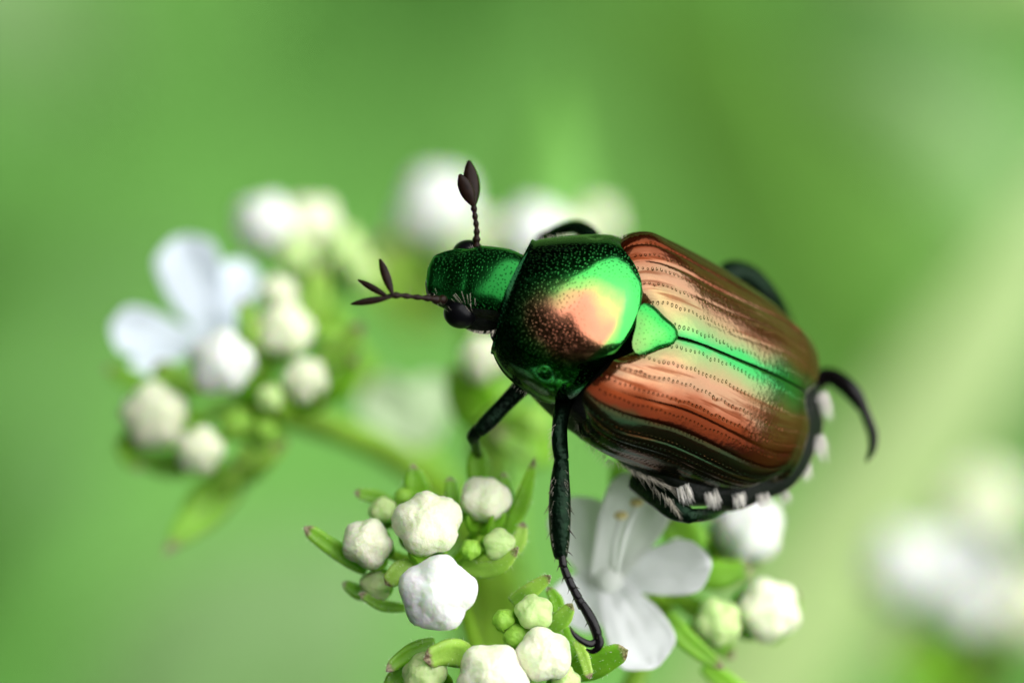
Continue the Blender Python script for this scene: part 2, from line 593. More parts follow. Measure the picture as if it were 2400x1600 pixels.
# ------------------------------------------------------------------ the setting: ground, undergrowth, woodland edge
def sheet():
    ring = [0, 300, 700, 1200, 2000, 4000, 9000, 30000, 120000, 600000]
    n = 48
    V = [(0, 0, 0)]; F = []
    for i, r in enumerate(ring[1:]):
        for j in range(n):
            a = 2 * math.pi * j / n
            x, y = r * math.cos(a), r * math.sin(a)
            V.append((x, y, 14 * noise.noise((x / 400, y / 400, 3)) if r < 5000 else 0))
    for j in range(n):
        F.append((0, 1 + j, 1 + (j + 1) % n))
    for i in range(len(ring) - 2):
        for j in range(n):
            k = (j + 1) % n
            F.append((1 + i * n + j, 1 + (i + 1) * n + j, 1 + (i + 1) * n + k, 1 + i * n + k))
    o = obj('ground', V, F, M['ground'], loc=(0, 0, 0))
    o['kind'] = 'structure'


sheet()


def blade_geometry(p0, p1, w, bend, side, fold=.25, n=10):
    """A leaf from p0 to p1 (world): pointed, folded along its midrib, w half-width, with thickness."""
    p0 = np.asarray(p0, float); p1 = np.asarray(p1, float)
    t = np.linspace(0, 1, n)
    C = p0 + (p1 - p0) * t[:, None] + np.asarray(bend) * (4 * t * (1 - t))[:, None]
    T = np.gradient(C, axis=0); T /= np.linalg.norm(T, axis=1)[:, None]
    side = np.asarray(side, float)
    Sd = side - T * (T @ side)[:, None]; Sd /= np.linalg.norm(Sd, axis=1)[:, None]
    Nn = np.cross(T, Sd)
    prof = np.sin(np.pi * np.clip(t * .93 + .07, 0, 1) ** .8) ** .8
    prof[-1] = .02
    V = []
    q = np.array([-1, -.5, 0, .5, 1])
    for sgn in (1, -1):
        V.append((C[:, None] + (w * prof)[:, None, None] * (q[None, :, None] * Sd[:, None] + fold * (np.abs(q)[None, :, None] * prof[:, None, None]) * Nn[:, None]) + sgn * .012 * w * Nn[:, None]).reshape(-1, 3))
    m = len(q)
    F = grid_faces(n, m) + [f[::-1] for f in grid_faces(n, m, False, n * m)]
    o = n * m
    for i in range(n - 1):
        F.append((i * m, (i + 1) * m, o + (i + 1) * m, o + i * m))
        F.append((i * m + m - 1, o + i * m + m - 1, o + (i + 1) * m + m - 1, (i + 1) * m + m - 1))
    return np.vstack(V), F


def undergrowth():
    """Grass and weeds around the plant, far below the blossoms: nobody could count them."""
    groups = {'leaf_mid': Soup(), 'leaf_dark': Soup(), 'leaf_grey': Soup()}
    keys = list(groups)
    r = np.random.default_rng(3)
    for k in range(1500):
        rad = 60 + 1500 * r.random() ** .7
        a = r.random() * 6.283
        x, y = rad * math.cos(a), 300 + rad * math.sin(a)
        h = r.uniform(25, 90)
        lean = r.normal(0, .35, 2) * h
        p0 = np.array([x, y, -5.0]); p1 = np.array([x + lean[0], y + lean[1], h])
        g = noise.noise((x / 170, y / 170, 0)) + r.normal(0, .25)
        key = 'leaf_dark' if g < -.25 else 'leaf_grey' if g > .42 else 'leaf_mid'
        V, F = blade_geometry(p0, p1, r.uniform(5, 17), (lean[0] * .3, lean[1] * .3, 20), r.normal(0, 1, 3), .2, 5)
        groups[key].add(V, F)
    for key, s in groups.items():
        o = s.build('undergrowth', M[key], loc=(0, 300, 0), kind='stuff')
        o['label'] = {'leaf_mid': 'blurred mid green grass and weeds far below the blossoms', 'leaf_dark': 'blurred dark green weeds in the deepest background', 'leaf_grey': 'blurred grey green weeds in the background'}[key]


undergrowth()


def woodland():
    """Trees standing all round the clearing: seen in the beetle's polish, they shut off the low sky."""
    r = np.random.default_rng(11)
    S = Soup()

    def limit(az):                              # height of the tree tops above the horizon, degrees, by bearing from the camera's view axis
        a = math.degrees(az)
        pts = [(-180, 80), (-150, 74), (-90, 74), (-40, 74), (-12, 68), (12, 52), (32, 22), (56, 4), (110, 3), (126, 10), (144, 30), (160, 56), (172, 74), (180, 80)]
        return float(np.interp(a, [p[0] for p in pts], [p[1] for p in pts]))
    n = 96
    R0 = 9000.0
    for k in range(20000):
        az = r.uniform(-math.pi, math.pi)
        top = limit(az) + 7 * noise.noise((az * 3.0, 1, 0)) + 6 * noise.noise((az * 9, 4, 0))
        rad = R0 * r.uniform(.85, 1.25)
        e = math.radians(top) * r.random() ** .8
        z = rad * math.tan(e)
        c = np.array([rad * math.sin(az), rad * math.cos(az), z])
        s = r.uniform(300, 700)
        d = r.normal(0, 1, 3); d /= np.linalg.norm(d)
        u = np.cross(d, r.normal(0, 1, 3)); u /= np.linalg.norm(u)
        w = np.cross(d, u)
        V = [c + s * (u * a_ + w * b_ + d * c_) for a_, b_, c_ in ((-1, -.1, 0), (0, -.6, .15), (1, 0, 0), (.1, .6, -.15), (0, 0, .3))]
        S.add(V, [(0, 1, 4), (1, 2, 4), (2, 3, 4), (3, 0, 4)])
    o = S.build('woodland', M['wood_leaf'], loc=(0, 0, 0), kind='stuff', smooth=False)
    o['label'] = 'unseen leafy woodland edge, tops shaped for dark reflections'
    B = Soup()
    for k in range(70):
        az = -math.pi + 2 * math.pi * (k + r.random()) / 70
        rad = R0 * r.uniform(1.0, 1.2)
        h = rad * math.tan(math.radians(limit(az))) * .8
        x, y = rad * math.sin(az), rad * math.cos(az)
        V, F, U = tube([(x, y, -50), (x + r.normal(0, 150), y, h * .5), (x + r.normal(0, 300), y, h)], [230, 170, 60], 8, 6)
        B.add(V, F, U)
    B.build('woodland', M['wood_bark'], loc=(0, 0, 0), kind='stuff')['label'] = 'tree trunks of the unseen woodland edge'


woodland()


def reflection_shrub():
    """Dark leafy shrubs around the photographer's side of the plant, low to the right, higher to the left."""
    r = np.random.default_rng(17)
    S = Soup()
    for k in range(7000):
        az = math.radians(r.uniform(98, 288))                # from +Y towards +X
        a = math.degrees(az)
        top = float(np.interp(a, [75, 118, 135, 160, 250, 315, 345], [-40, -28, -2, 22, 30, 24, -30]))
        e = math.radians(-62 + (top + 62) * r.random() ** .8 + 5 * noise.noise((az * 5, 2, 7)))
        rad = r.uniform(380, 720)
        c = CENTRE + np.array([rad * math.cos(e) * math.sin(az), rad * math.cos(e) * math.cos(az), rad * math.sin(e)])
        if c[2] < 10:
            c[2] = r.uniform(5, 60)
        d = r.normal(0, 1, 3); d[2] = abs(d[2]); d /= np.linalg.norm(d)
        u = np.cross(d, r.normal(0, 1, 3)); u /= np.linalg.norm(u)
        w = np.cross(d, u)
        s = r.uniform(22, 46)
        V = [c + s * (u * a_ + w * b_ + d * c_) for a_, b_, c_ in ((-1, 0, -.2), (0, -.5, .1), (1, 0, -.2), (0, .5, .1), (0, 0, 0))]
        S.add(V, [(0, 1, 4), (1, 2, 4), (2, 3, 4), (3, 0, 4)])
    o = S.build('added_shrub_foliage', M['wood_leaf'], loc=(0, 0, 0), kind='stuff', smooth=False)
    o['label'] = 'unseen dark shrub leaves, added to darken reflections in the beetle'


reflection_shrub()

# ------------------------------------------------------------------ large leaves behind the blossoms, far out of focus
def big_leaf(a, b, w, m, label, bend=(0, 0, 0), side=None, fold=.2):
    p0, p1 = wpt(*a), wpt(*b)
    V, F = blade_geometry(p0, p1, w, bend, RIGHT if side is None else side, fold, 16)
    o = obj('background_leaf', V, F, m)
    tag(o, label, 'leaf', 'out of focus leaves behind the flowers')
    return o


big_leaf((1275, 760, -40), (1300, 190, -44), 1.35, M['leaf_bright'], 'bright green pointed leaf standing up behind the beetle', BACK * 1.0)
big_leaf((1300, 2300, -84), (2720, 150, -84), 2.7, M['leaf_pale'], 'long pale green blade leaning diagonally to the right of the beetle', BACK * 3, RIGHT - .6 * UP, .06)
big_leaf((2250, 1000, -170), (1400, -150, -190), 6.5, M['leaf_yellow'], 'yellow green leaf directly behind the wing cases of the beetle', BACK * 3, UP + RIGHT, .02)
big_leaf((-250, -250, -180), (260, 260, -180), 5.0, M['leaf_grey'], 'greyish pale leaf in the top left corner of the photo', BACK * 3, RIGHT)
big_leaf((2600, 1500, -150), (2150, 700, -150), 5.0, M['leaf_dark'], 'dark green leaf in the gap right of the pale blade', (0, 0, 3), RIGHT)
big_leaf((-500, 900, -170), (500, 700, -170), 7.0, M['leaf_dark'], 'dark green leaf behind the left blossoms at the photo edge', (0, 0, 3), UP)
big_leaf((-300, 1500, -140), (330, 1050, -140), 5.0, M['leaf_dark'], 'dark leaf below the left blossoms near the bottom corner', (0, 0, 3), UP)
big_leaf((300, 1950, -130), (950, 1250, -130), 6.0, M['leaf_grey'], 'grey green leaf low behind the two front bud clusters', (0, 0, 3), RIGHT)
big_leaf((2700, -100, -160), (1900, -150, -160), 3.5, M['leaf_pale'], 'yellow green leaf in the top right corner of the photo', (0, 0, 3), UP)
big_leaf((2500, 560, -150), (1850, 100, -150), 2.6, M['leaf_grey'], 'narrow grey green leaf slanting under the top right corner', (0, 0, 3), UP)
big_leaf((2050, 1500, -150), (2750, 500, -150), 4.5, M['leaf_dark'], 'dark green leaf at the right edge beyond the pale blade', BACK * 3, RIGHT - .6 * UP, .03)
big_leaf((-300, 1350, -150), (300, 350, -160), 4.5, M['leaf_dark'], 'dark green leaf along the left edge of the photo', BACK * 3, RIGHT, .03)

# ------------------------------------------------------------------ beetle shape tables (fitted to the animal)
EV=[1491.9667, 765.6141, 2.7811, 0.595, 0.4434, 5.7719, 2.7641, 1.4839, 0.8916, 0.7443, 0.8091, 0.448]
PV=[1481.9595, 741.2358, 2.7375, 0.23, 0.3086, 2.792, 2.1489, 1.8255, 0.6677, 0.4907, -0.1074, 0.0679, 0.9052]
EW=[[(1470,562,-3.2,12.8),(1498,565,-2.9,-4.7),(1529,572,0.6,-12.8),(1558,580,9.8,-15.5),(1601,592,2.5,-3.9),(1634,602,-0.3,1.2),(1687,617,-0.2,10.6),(1741,639,-3.4,15.5),(1793,671,-6.5,7.7),(1838,717,-7.8,-1.4),(1881,771,-15.0,-3.3),(1903,817,-0.4,-3.8),(1908,856,25.6,-1.7),(1909,882,31.2,3.5),(1908,905,15.6,4.2),(1895,1015,-8.6,-0.3),(1884,1060,10.1,4.7),(1873,1087,15.4,7.9),(1852,1119,-6.9,-4.5),(1803,1140,-3.7,-4.8),(1755,1149,-2.4,5.1),(1707,1156,-1.2,0.4),(1631,1147,2.5,-6.5),(1583,1132,2.7,-6.3),(1526,1106,3.8,-8.5),(1471,1079,-5.3,14.6),(1433,1061,-3.1,11.8),(1405,1044,5.6,-0.3),(1374,1022,18.2,-11.0),(1378,985,-25.9,-3.3),(1491,765,-1.1,10.5),(1601,795,6.2,-12.5),(1731,842,0.3,-2.5),(1827,887,-12.5,1.3),(1905,946,-37.1,-8.6)],[(1473,552,-3.1,14.0),(1500,554,-1.2,-1.3),(1531,561,1.8,-7.5),(1563,572,5.1,-12.4),(1605,590,-0.4,-3.3),(1634,602,0.3,2.3),(1685,627,-1.9,6.0),(1734,655,-3.0,7.0),(1781,685,-0.6,0.9),(1827,724,-0.7,-2.6),(1876,769,-7.4,2.8),(1911,816,-6.1,-1.4),(1920,856,18.2,-3.2),(1922,882,24.9,1.1),(1921,905,10.6,3.1),(1902,1017,-7.9,-2.2),(1888,1061,10.7,3.5),(1876,1088,15.4,7.5),(1853,1120,-5.8,-6.6),(1804,1138,-4.1,-4.8),(1755,1144,-2.7,6.0),(1706,1149,0.8,2.7),(1634,1140,1.6,-3.5),(1585,1125,2.1,-4.0),(1529,1103,3.0,-8.0),(1474,1080,-10.3,12.1),(1431,1062,-0.8,11.4),(1403,1046,6.9,-1.4),(1374,1026,16.0,-14.3),(1374,984,-21.3,-0.1),(1492,761,-1.0,9.4),(1602,792,5.0,-10.0),(1729,841,1.3,-1.6),(1829,884,-6.6,4.7),(1917,945,-39.9,-7.2)],[(1471,551,-1.0,12.4),(1501,552,-1.6,-1.4),(1532,558,0.6,-6.3),(1564,569,3.4,-10.7),(1604,587,1.9,-0.3),(1635,601,-1.1,3.0),(1685,629,-2.6,4.6),(1732,659,-1.6,4.9),(1778,690,2.1,-1.1),(1827,729,-1.7,-5.9),(1877,770,-6.8,3.2),(1914,815,-8.1,1.0),(1924,855,15.1,-2.5),(1926,882,22.5,1.0),(1924,905,9.2,1.8),(1902,1017,-6.7,-2.5),(1888,1061,11.0,3.9),(1877,1088,15.0,7.6),(1853,1120,-6.3,-7.3),(1804,1138,-4.3,-5.3),(1755,1144,-2.6,6.0),(1706,1148,1.3,3.3),(1634,1138,1.4,-2.3),(1586,1124,2.2,-3.0),(1531,1104,-1.1,-9.7),(1471,1079,-5.3,13.5),(1431,1063,-2.1,9.9),(1403,1047,5.1,-3.3),(1373,1025,16.5,-13.9),(1371,983,-18.6,1.9),(1492,762,-0.7,7.3),(1602,790,3.4,-8.2),(1729,840,0.8,-1.1),(1825,882,-0.0,6.8),(1918,944,-39.9,-7.2)]]
PW=[[(1207,638,-8.3,-3.2),(1194,676,-9.3,-2.3),(1181,711,-3.7,-1.1),(1169,747,3.6,-0.4),(1157,781,14.9,0.7),(1151,811,-0.8,3.9),(1491,595,-6.7,2.7),(1499,640,4.2,0.8),(1502,668,15.1,-0.9),(1503,686,14.2,0.1),(1502,710,-10.7,-0.3),(1497,741,-17.6,-4.3),(1488,766,-1.9,-0.9),(1477,785,7.2,4.5),(1454,818,8.2,5.5),(1415,868,1.2,-0.2),(1384,918,-10.4,-3.4),(1347,952,-4.1,-1.0),(1173,845,-7.3,-0.3),(1196,873,-3.8,1.7),(1222,898,-5.7,7.7),(1255,926,4.9,0.1),(1293,950,8.1,-9.5),(1215,612,3.3,-5.1),(1226,580,12.7,-0.8),(1264,541,0.4,15.3),(1318,536,-2.4,5.4),(1380,541,-1.0,-0.9),(1422,547,-1.6,-0.2),(1456,561,0.5,-5.0),(1470,572,-0.8,-1.8)],[(1206,638,-6.4,-4.3),(1192,675,-6.7,-3.1),(1179,710,-2.5,-0.6),(1168,747,2.9,0.6),(1157,781,12.7,2.3),(1150,816,-1.8,0.6),(1490,593,-2.5,3.8),(1506,639,0.5,0.4),(1509,667,12.4,0.0),(1510,685,12.1,1.0),(1509,710,-11.7,-0.5),(1502,743,-17.1,-6.1),(1492,768,-1.8,-1.4),(1481,788,7.3,3.5),(1456,820,7.3,4.8),(1414,867,1.0,0.3),(1378,915,-6.8,-3.6),(1343,945,-1.8,2.9),(1168,848,-4.9,-0.2),(1192,877,-1.7,-0.3),(1218,900,-3.8,6.3),(1254,927,3.4,-1.2),(1295,946,3.8,-7.4),(1219,608,0.2,0.0),(1231,580,8.6,2.3),(1265,552,1.6,8.7),(1317,547,-1.5,0.2),(1378,547,0.5,-2.6),(1422,549,-1.4,-0.0),(1457,560,0.6,-3.3),(1472,570,-2.0,-0.1)],[(1205,638,-5.7,-3.1),(1190,675,-5.5,-1.8),(1179,710,-2.0,-0.1),(1168,747,2.4,0.3),(1159,782,11.1,2.4),(1151,819,-2.8,-0.9),(1490,593,-0.9,2.8),(1509,639,-1.5,0.3),(1512,667,11.1,-0.1),(1512,685,11.5,0.9),(1510,711,-11.3,-0.7),(1502,743,-16.2,-5.9),(1492,768,-1.3,-0.8),(1481,788,7.4,3.5),(1457,820,6.5,4.0),(1414,867,0.2,0.0),(1376,914,-5.4,-3.6),(1341,942,-0.4,4.7),(1167,849,-3.8,0.2),(1190,879,-0.3,-1.0),(1217,902,-3.2,5.3),(1254,927,2.7,-1.7),(1296,944,2.2,-5.9),(1219,610,-0.1,0.6),(1231,584,8.4,-0.1),(1265,557,0.9,6.7),(1318,551,-1.7,-1.3),(1378,549,0.8,-2.8),(1422,548,-0.9,0.5),(1457,559,0.6,-2.3),(1473,569,-2.3,1.0)]]

# ------------------------------------------------------------------ the beetle
def body_frame(angle, tilt, roll):
    f = np.array([math.cos(angle), math.sin(angle), 0.0])
    a = f * math.cos(tilt) + np.array([0, 0, math.sin(tilt)])
    n0 = np.array([0, 0, 1.0]) - a * a[2]; n0 /= np.linalg.norm(n0)
    l0 = np.cross(n0, a)
    return a, l0 * math.cos(roll) + n0 * math.sin(roll), n0 * math.cos(roll) - l0 * math.sin(roll)


def resculpt(P, table, sig):
    """Local push and pull of a body surface (camera axes), smooth bumps about the table's points."""
    X = np.stack([1200 + P[:, 0] / MM, 800 - P[:, 1] / MM], -1)
    for rows in table:
        T = np.array(rows)
        X = X + np.exp(-((X[:, None] - T[None, :, :2]) ** 2).sum(-1) / (2 * sig ** 2)) @ T[:, 2:]
    return np.stack([(X[:, 0] - 1200) * MM, (800 - X[:, 1]) * MM, P[:, 2]], -1)


def settle(P):
    """Camera axes to world, at the depth's own scale."""
    P = np.array(P, float)
    k = (DIST - P[:, 2]) / DIST
    P[:, 0] *= k; P[:, 1] *= k
    return to_world(P)


beetle = empty('beetle', wpt(1640, 1180, -3.5), 'shiny green and copper beetle with brown wing cases, climbing over white buds', 'beetle')

EL, EWD, EH, EW0, EW1, EH0, EH1 = EV[5:]
EA, ELF, EN = body_frame(*EV[2:5])
EO = np.array([(EV[0] - 1200) * MM, (800 - EV[1]) * MM, 0.0])


def elytra_local(s, t):
    ph = t * math.radians(104)
    w = EWD * smooth_interp([0, .12, .3, .55, .8, .93, 1], [EW0, EW0 + (1 - EW0) * .45, .96, 1, .93, .76, EW1], s)
    h = EH * smooth_interp([0, .3, .6, .85, 1], [EH0, 1, .97, .74, EH1], s)
    c, sn = np.cos(ph), np.sin(ph)
    y = w * np.sign(sn) * np.abs(sn) ** .92
    z = h * np.sign(c) * np.abs(c) ** .74
    return EL * s * (1 - .12 * np.abs(t) ** 2.5), y, z


def elytra_place(x, y, z):
    x, y, z = (np.asarray(q, float).ravel() for q in (x, y, z))
    P = EO - EA * x[:, None] + ELF * y[:, None] + EN * (z - EH * EH0)[:, None]
    return resculpt(P, EW, 150)


def make_elytron(side, label):
    ns, nt = 150, 170
    s = np.linspace(0, 1, ns); t0 = np.linspace(0.004, 1, nt)
    Sg, Tg = np.meshgrid(s, t0, indexing='ij')
    x, y, z = elytra_local(Sg, side * Tg)
    e = 1e-3
    # ribs and grooves: strong on the outer half, faint on the disc
    amp = .003 + .011 * smooth_interp([0, .30, .42, .72, .85, 1], [0, .15, 1, 1, .3, 0], Tg)
    fade = smooth_interp([0, .05, .15, .85, .95, 1], [.2, .7, 1, 1, .3, 0], Sg)
    wave = 1 - 2.2 * np.exp(-(np.abs(np.sin(np.pi * (Tg * 8.0 + .04 * np.sin(Sg * 5)))) / .33) ** 2)
    dz = amp * fade * (wave - .2)
    dz += .008 * np.exp(-((Tg - .02) / .06) ** 2) * fade                              # raised rim along the suture
    dz -= .30 * np.exp(-Sg / .018)                                                   # the front edge drops towards the collar
    dz -= .16 * np.exp(-(1 - Sg) / .012)                                              # and the hind edge curls under
    dz += .10 * np.exp(-((Sg - .10) / .07) ** 2 - ((Tg - .60) / .13) ** 2)           # shoulder bump
    dz += .07 * np.exp(-((Sg - .90) / .05) ** 2 - ((Tg - .40) / .18) ** 2)           # bump before the tip
    dz -= .03 * np.exp(-(Tg / .006) ** 2)                                            # the two cases part along the suture
    # apex corners rounded beside the suture
    x = x - .32 * np.exp(-(Tg / .10) ** 2) * smooth_interp([0, .85, 1], [0, 0, 1], Sg)
    x = x - (.10 + (.62 if side > 0 else .30) * np.exp(-((Tg - .52) / .24) ** 2)) * np.clip(1 - Sg / .35, 0, 1) ** 2     # the front edge follows the neck shield
    # scutellum notch
    x = x + (1 - Sg) ** 3 * .95 * np.clip(1 - Tg / .20, 0, 1)
    nl = np.sqrt((y / EWD) ** 2 + (z / EH) ** 2) + 1e-6
    y = y + dz * (y / EWD) / nl; z = z + dz * (z / EH) / nl
    V = settle(elytra_place(x, y, z))
    # an inner skin gives the case its thickness
    F = grid_faces(ns, nt)
    if side < 0:
        F = [f[::-1] for f in F]
    U = np.stack([x.ravel(), Tg.ravel()], -1)
    o = obj('elytron', V, F, M['elytron' if side > 0 else 'elytron_far_lit'], beetle, uv=U)
    o['label'] = label
    return o


make_elytron(1, 'wing case on the lower side, ribbed red brown with a dark green edge')
make_elytron(-1, 'wing case on the upper side, glossy tan and pink')


def make_scutellum():
    # shield between the wing cases: rounded triangle pointing backwards
    n, m = 26, 30
    V = []; U = []
    for i in range(n):
        r = i / (n - 1)
        for j in range(m):
            a = 2 * math.pi * j / m
            k = 1.0 + .16 * math.cos(3 * a)
            px, py = r * k * math.cos(a), r * k * math.sin(a)
            x = .46 + .54 * px
            y = .57 * py * (1 - .10 * px)
            s = x / EL
            z = EH * float(smooth_interp([0, .3, .6, .85, 1], [EH0, 1, .97, .74, EH1], np.array([s]))[0]) - .06 * (y / .6) ** 2
            V.append((x, y, z + .09 * (1 - r ** 3) - .09))
            U.append((px, py))
    V = np.array(V)
    V[:, 2] += .055
    obj('scutellum', settle(elytra_place(V[:, 0], V[:, 1], V[:, 2])), grid_faces(n, m, True), M['scutellum'], beetle, uv=U)


make_scutellum()

PL, PWD, PH, PW0, PH0, PCC, PBB, PWB = PV[5:]
PA, PLF, PN = body_frame(*PV[2:5])
PO = np.array([(PV[0] - 1200) * MM, (800 - PV[1]) * MM, 0.0])


def pronotum_local(s, t):
    ph = t * math.radians(100)
    w = PWD * smooth_interp([0, .2, .5, .75, .9, 1], [PW0, PW0 + (1 - PW0) * .42, .93, 1, (1 + PWB) / 2 + .01, PWB], s)
    h = PH * smooth_interp([0, .2, .5, .8, 1], [PH0, PH0 + (1 - PH0) * .5, .97, 1, .93], s)
    c, sn = np.cos(ph), np.sin(ph)
    at = np.abs(t)
    x = PL * (s + (-PCC * at ** 2) * (1 - s) + s * (PBB * (np.exp(-(t / .25) ** 2) - .5 * np.exp(-((at - .5) / .25) ** 2)) - .03 * at ** 3))
    return x, w * np.sign(sn) * np.abs(sn) ** .95, h * c


def pronotum_place(x, y, z):
    x, y, z = (np.asarray(q, float).ravel() for q in (x, y, z))
    P = PO + PA * (PL - x)[:, None] + PLF * y[:, None] + PN * (z - PH)[:, None]
    return resculpt(P, PW, 110)


def make_pronotum():
    ns, nt = 110, 150
    Sg, Tg = np.meshgrid(np.linspace(0, 1, ns), np.linspace(-1, 1, nt), indexing='ij')
    x, y, z = pronotum_local(Sg, Tg)
    d = .03 * np.exp(-(Sg / .02) ** 2) - .02 * np.exp(-((Sg - .035) / .02) ** 2)      # bead along the front edge
    d -= .22 * np.exp(-(1 - Sg) / .012)                                               # hind edge turned down
    d += .035 * np.exp(-((1 - np.abs(Tg)) / .03) ** 2)                                # bead along the side edges
    d -= .05 * np.exp(-((np.abs(Tg) - .62) / .06) ** 2 - ((Sg - .55) / .06) ** 2)     # a shallow pit on each side
    nl = np.sqrt((y / PWD) ** 2 + (z / PH) ** 2) + 1e-6
    y = y + d * (y / PWD) / nl; z = z + d * (z / PH) / nl
    o = obj('pronotum', settle(pronotum_place(x, y, z)), grid_faces(ns, nt), M['pronotum'], beetle, uv=np.stack([Sg.ravel() * 2.8, Tg.ravel() * 3.0], -1))
    o['label'] = 'pitted neck shield, metallic green turning copper'


make_pronotum()

# head: lofted cross-sections from the neck to the rim of the face shield
HA, HL, HN = body_frame(math.radians(171), .02, .52)
HO = np.array([(1204 - 1200) * MM, (800 - 672) * MM, -1.0])


def make_head():
    ns, m = 60, 72
    X = np.linspace(0, 1, ns)
    xl = 2.36 * X - .30
    hw = smooth_interp([0, .25, .5, .62, .75, .9, .97, 1], [.74, .90, .90, .80, .72, .58, .43, .18], X)
    hh = smooth_interp([0, .3, .6, .8, .95, 1], [.50, .54, .48, .36, .24, .08], X)
    zc = smooth_interp([0, .3, .6, .8, 1], [0, .02, -.05, -.12, -.18], X)
    V = []; U = []
    for i in range(ns):
        for j in range(m):
            a = 2 * math.pi * j / m
            c, s_ = math.cos(a), math.sin(a)
            U.append((xl[i], (a if a < math.pi * 1.5 else a - 2 * math.pi) * .9))
            y = hw[i] * math.copysign(abs(c) ** .80, c)
            z = zc[i] + hh[i] * math.copysign(abs(s_) ** .82, s_) * (1 if s_ > 0 else 1.5)
            if s_ > 0:
                e = max(0, (X[i] - .62) / .38)
                rim = math.exp(-((1 - max(abs(y) / max(hw[i], .01), e ** .5)) / .10) ** 2)
                z += .10 * min(1, e * 3) * rim                                     # upturned rim
                z -= .02 * math.exp(-((X[i] - .60) / .04) ** 2) * (1 - (y / hw[i]) ** 4)   # seam across the face
            V.append(HO + HA * xl[i] + HL * y + HN * z)
    F = grid_faces(ns, m, True) + [tuple((ns - 1) * m + j for j in range(m))]
    head = obj('head', settle(V), F, M['head'], beetle, uv=U)
    head.data.materials.append(M['underside'])
    for k, p in enumerate(head.data.polygons):
        j = k % m
        if k < (ns - 1) * m and (m * .53 < j < m or j < m * .045):
            p.material_index = 1
    for sd, xx in ((1, .80), (-1, .80)):
        c = HO + HA * (xx + .34) + HL * (sd * .80) + HN * -.24
        V, F = ellipsoid(c, [HA * .40, HL * .34, HN * .40], 24, 32)
        obj('eye', settle(V), F, M['eye'], head)
    # cheek and mouthparts below the eye
    c = HO + HA * .62 + HL * .58 + HN * -.50
    V, F = ellipsoid(c, [HA * .66, HL * .46, HN * .46], 16, 24)
    obj('cheek', settle(V), F, M['underside'], head)
    # brow hairs over the eye, and fringes under the cheek
    S = Soup()
    for a, b in (((1062, 692), (1080, 711)), ((1064, 690), (1082, 712)), ((1067, 687), (1084, 709)), ((1082, 683), (1091, 712)), ((1095, 690), (1098, 712)), ((1102, 688), (1104, 719)), ((1113, 698), (1114, 717)), ((1090, 716), (1104, 733)), ((1102, 712), (1107, 730)), ((1058, 700), (1066, 708)), ((1051, 718), (1058, 728)), ((1042, 724), (1052, 730)), ((1020, 676), (1024, 690)), ((1024, 708), (1030, 722)), ((1032, 706), (1036, 716))):
        hair(S, wpt(*a, -.35), wpt(*b, -.1), .0075, BACK * .05)
    r = np.random.default_rng(5)
    for k in range(46):
        x = r.uniform(1098, 1168)
        y = 776 + 5 * math.sin((x - 1098) / 22)
        hair(S, wpt(x, y - 5, -.3), wpt(x - r.uniform(0, 12), y + r.uniform(3, 14), -.25), .004)
    for k in range(40):
        x = r.uniform(1105, 1215)
        y = 583 + max(0, x - 1150) * .30
        hair(S, wpt(x, y + 4, -1.2), wpt(x + r.uniform(-8, 4), y - r.uniform(3, 13), -1.2), .004)
    S.build('head_hair', M['pale_hair'], head, kind='stuff')
    return head


head = make_head()


def lamella(p, q, w, parent, d=0.0, thick=.45):
    C = spline(wpts([p, q]), 9)
    prof = np.array([.25, .55, .8, .95, 1, .98, .88, .62, .25])
    V, F, U = tube(C, w * MM * prof, 10, None, thick)
    return obj('lamella', V, F, M['antenna'], parent)


def antenna(points, radii, blades, label):
    C = wpts(points)
    V, F, U = tube(C, np.array(radii) * MM, 10, 40)
    # beaded joints
    k = np.linspace(0, 1, 44)
    V = V.reshape(44, 10, 3)
    ctr = V.mean(1, keepdims=True)
    V = ctr + (V - ctr) * (1 + .22 * np.cos(k * 2 * np.pi * 7))[:, None, None]
    o = obj('antenna', V.reshape(-1, 3), F, M['antenna'], beetle, uv=U)
    o['label'] = label
    for b in blades:
        lamella(*b, o)
    S = Soup()
    r = np.random.default_rng(8)
    for j in range(26):
        i = r.integers(4, 40)
        p = ctr[i, 0]
        hair(S, p, p + (RIGHT * r.normal(0, .5) + UP * r.normal(0, .8)) * .12, .004)
    S.build('antenna_hair', M['pale_hair'], o, kind='stuff')
    return o


antenna([(1046, 700, -.6), (1030, 703, -.35), (1005, 699, -.1), (985, 697, 0), (955, 694, .1), (928, 692, .2), (912, 694, .25)], [9, 10, 7, 6, 6, 7, 7],
        [((916, 697, .35), (823, 712, .3), 8.5), ((912, 697, .3), (839, 656, .1), 8), ((921, 692, .35), (891, 607, .1), 10.5)], 'near antenna with its three blades spread open')
antenna([(1119, 590, -1.3), (1117, 572, -1.3), (1117, 536, -1.3), (1113, 505, -1.3), (1109, 478, -1.3)], [10, 9, 6, 6, 7],
        [((1110, 484, -1.3), (1099, 378, -1.5), 18), ((1109, 482, -1.25), (1078, 410, -1.1), 17), ((1112, 482, -1.5), (1106, 392, -1.8), 16)], 'far antenna held upright with its blades closed')


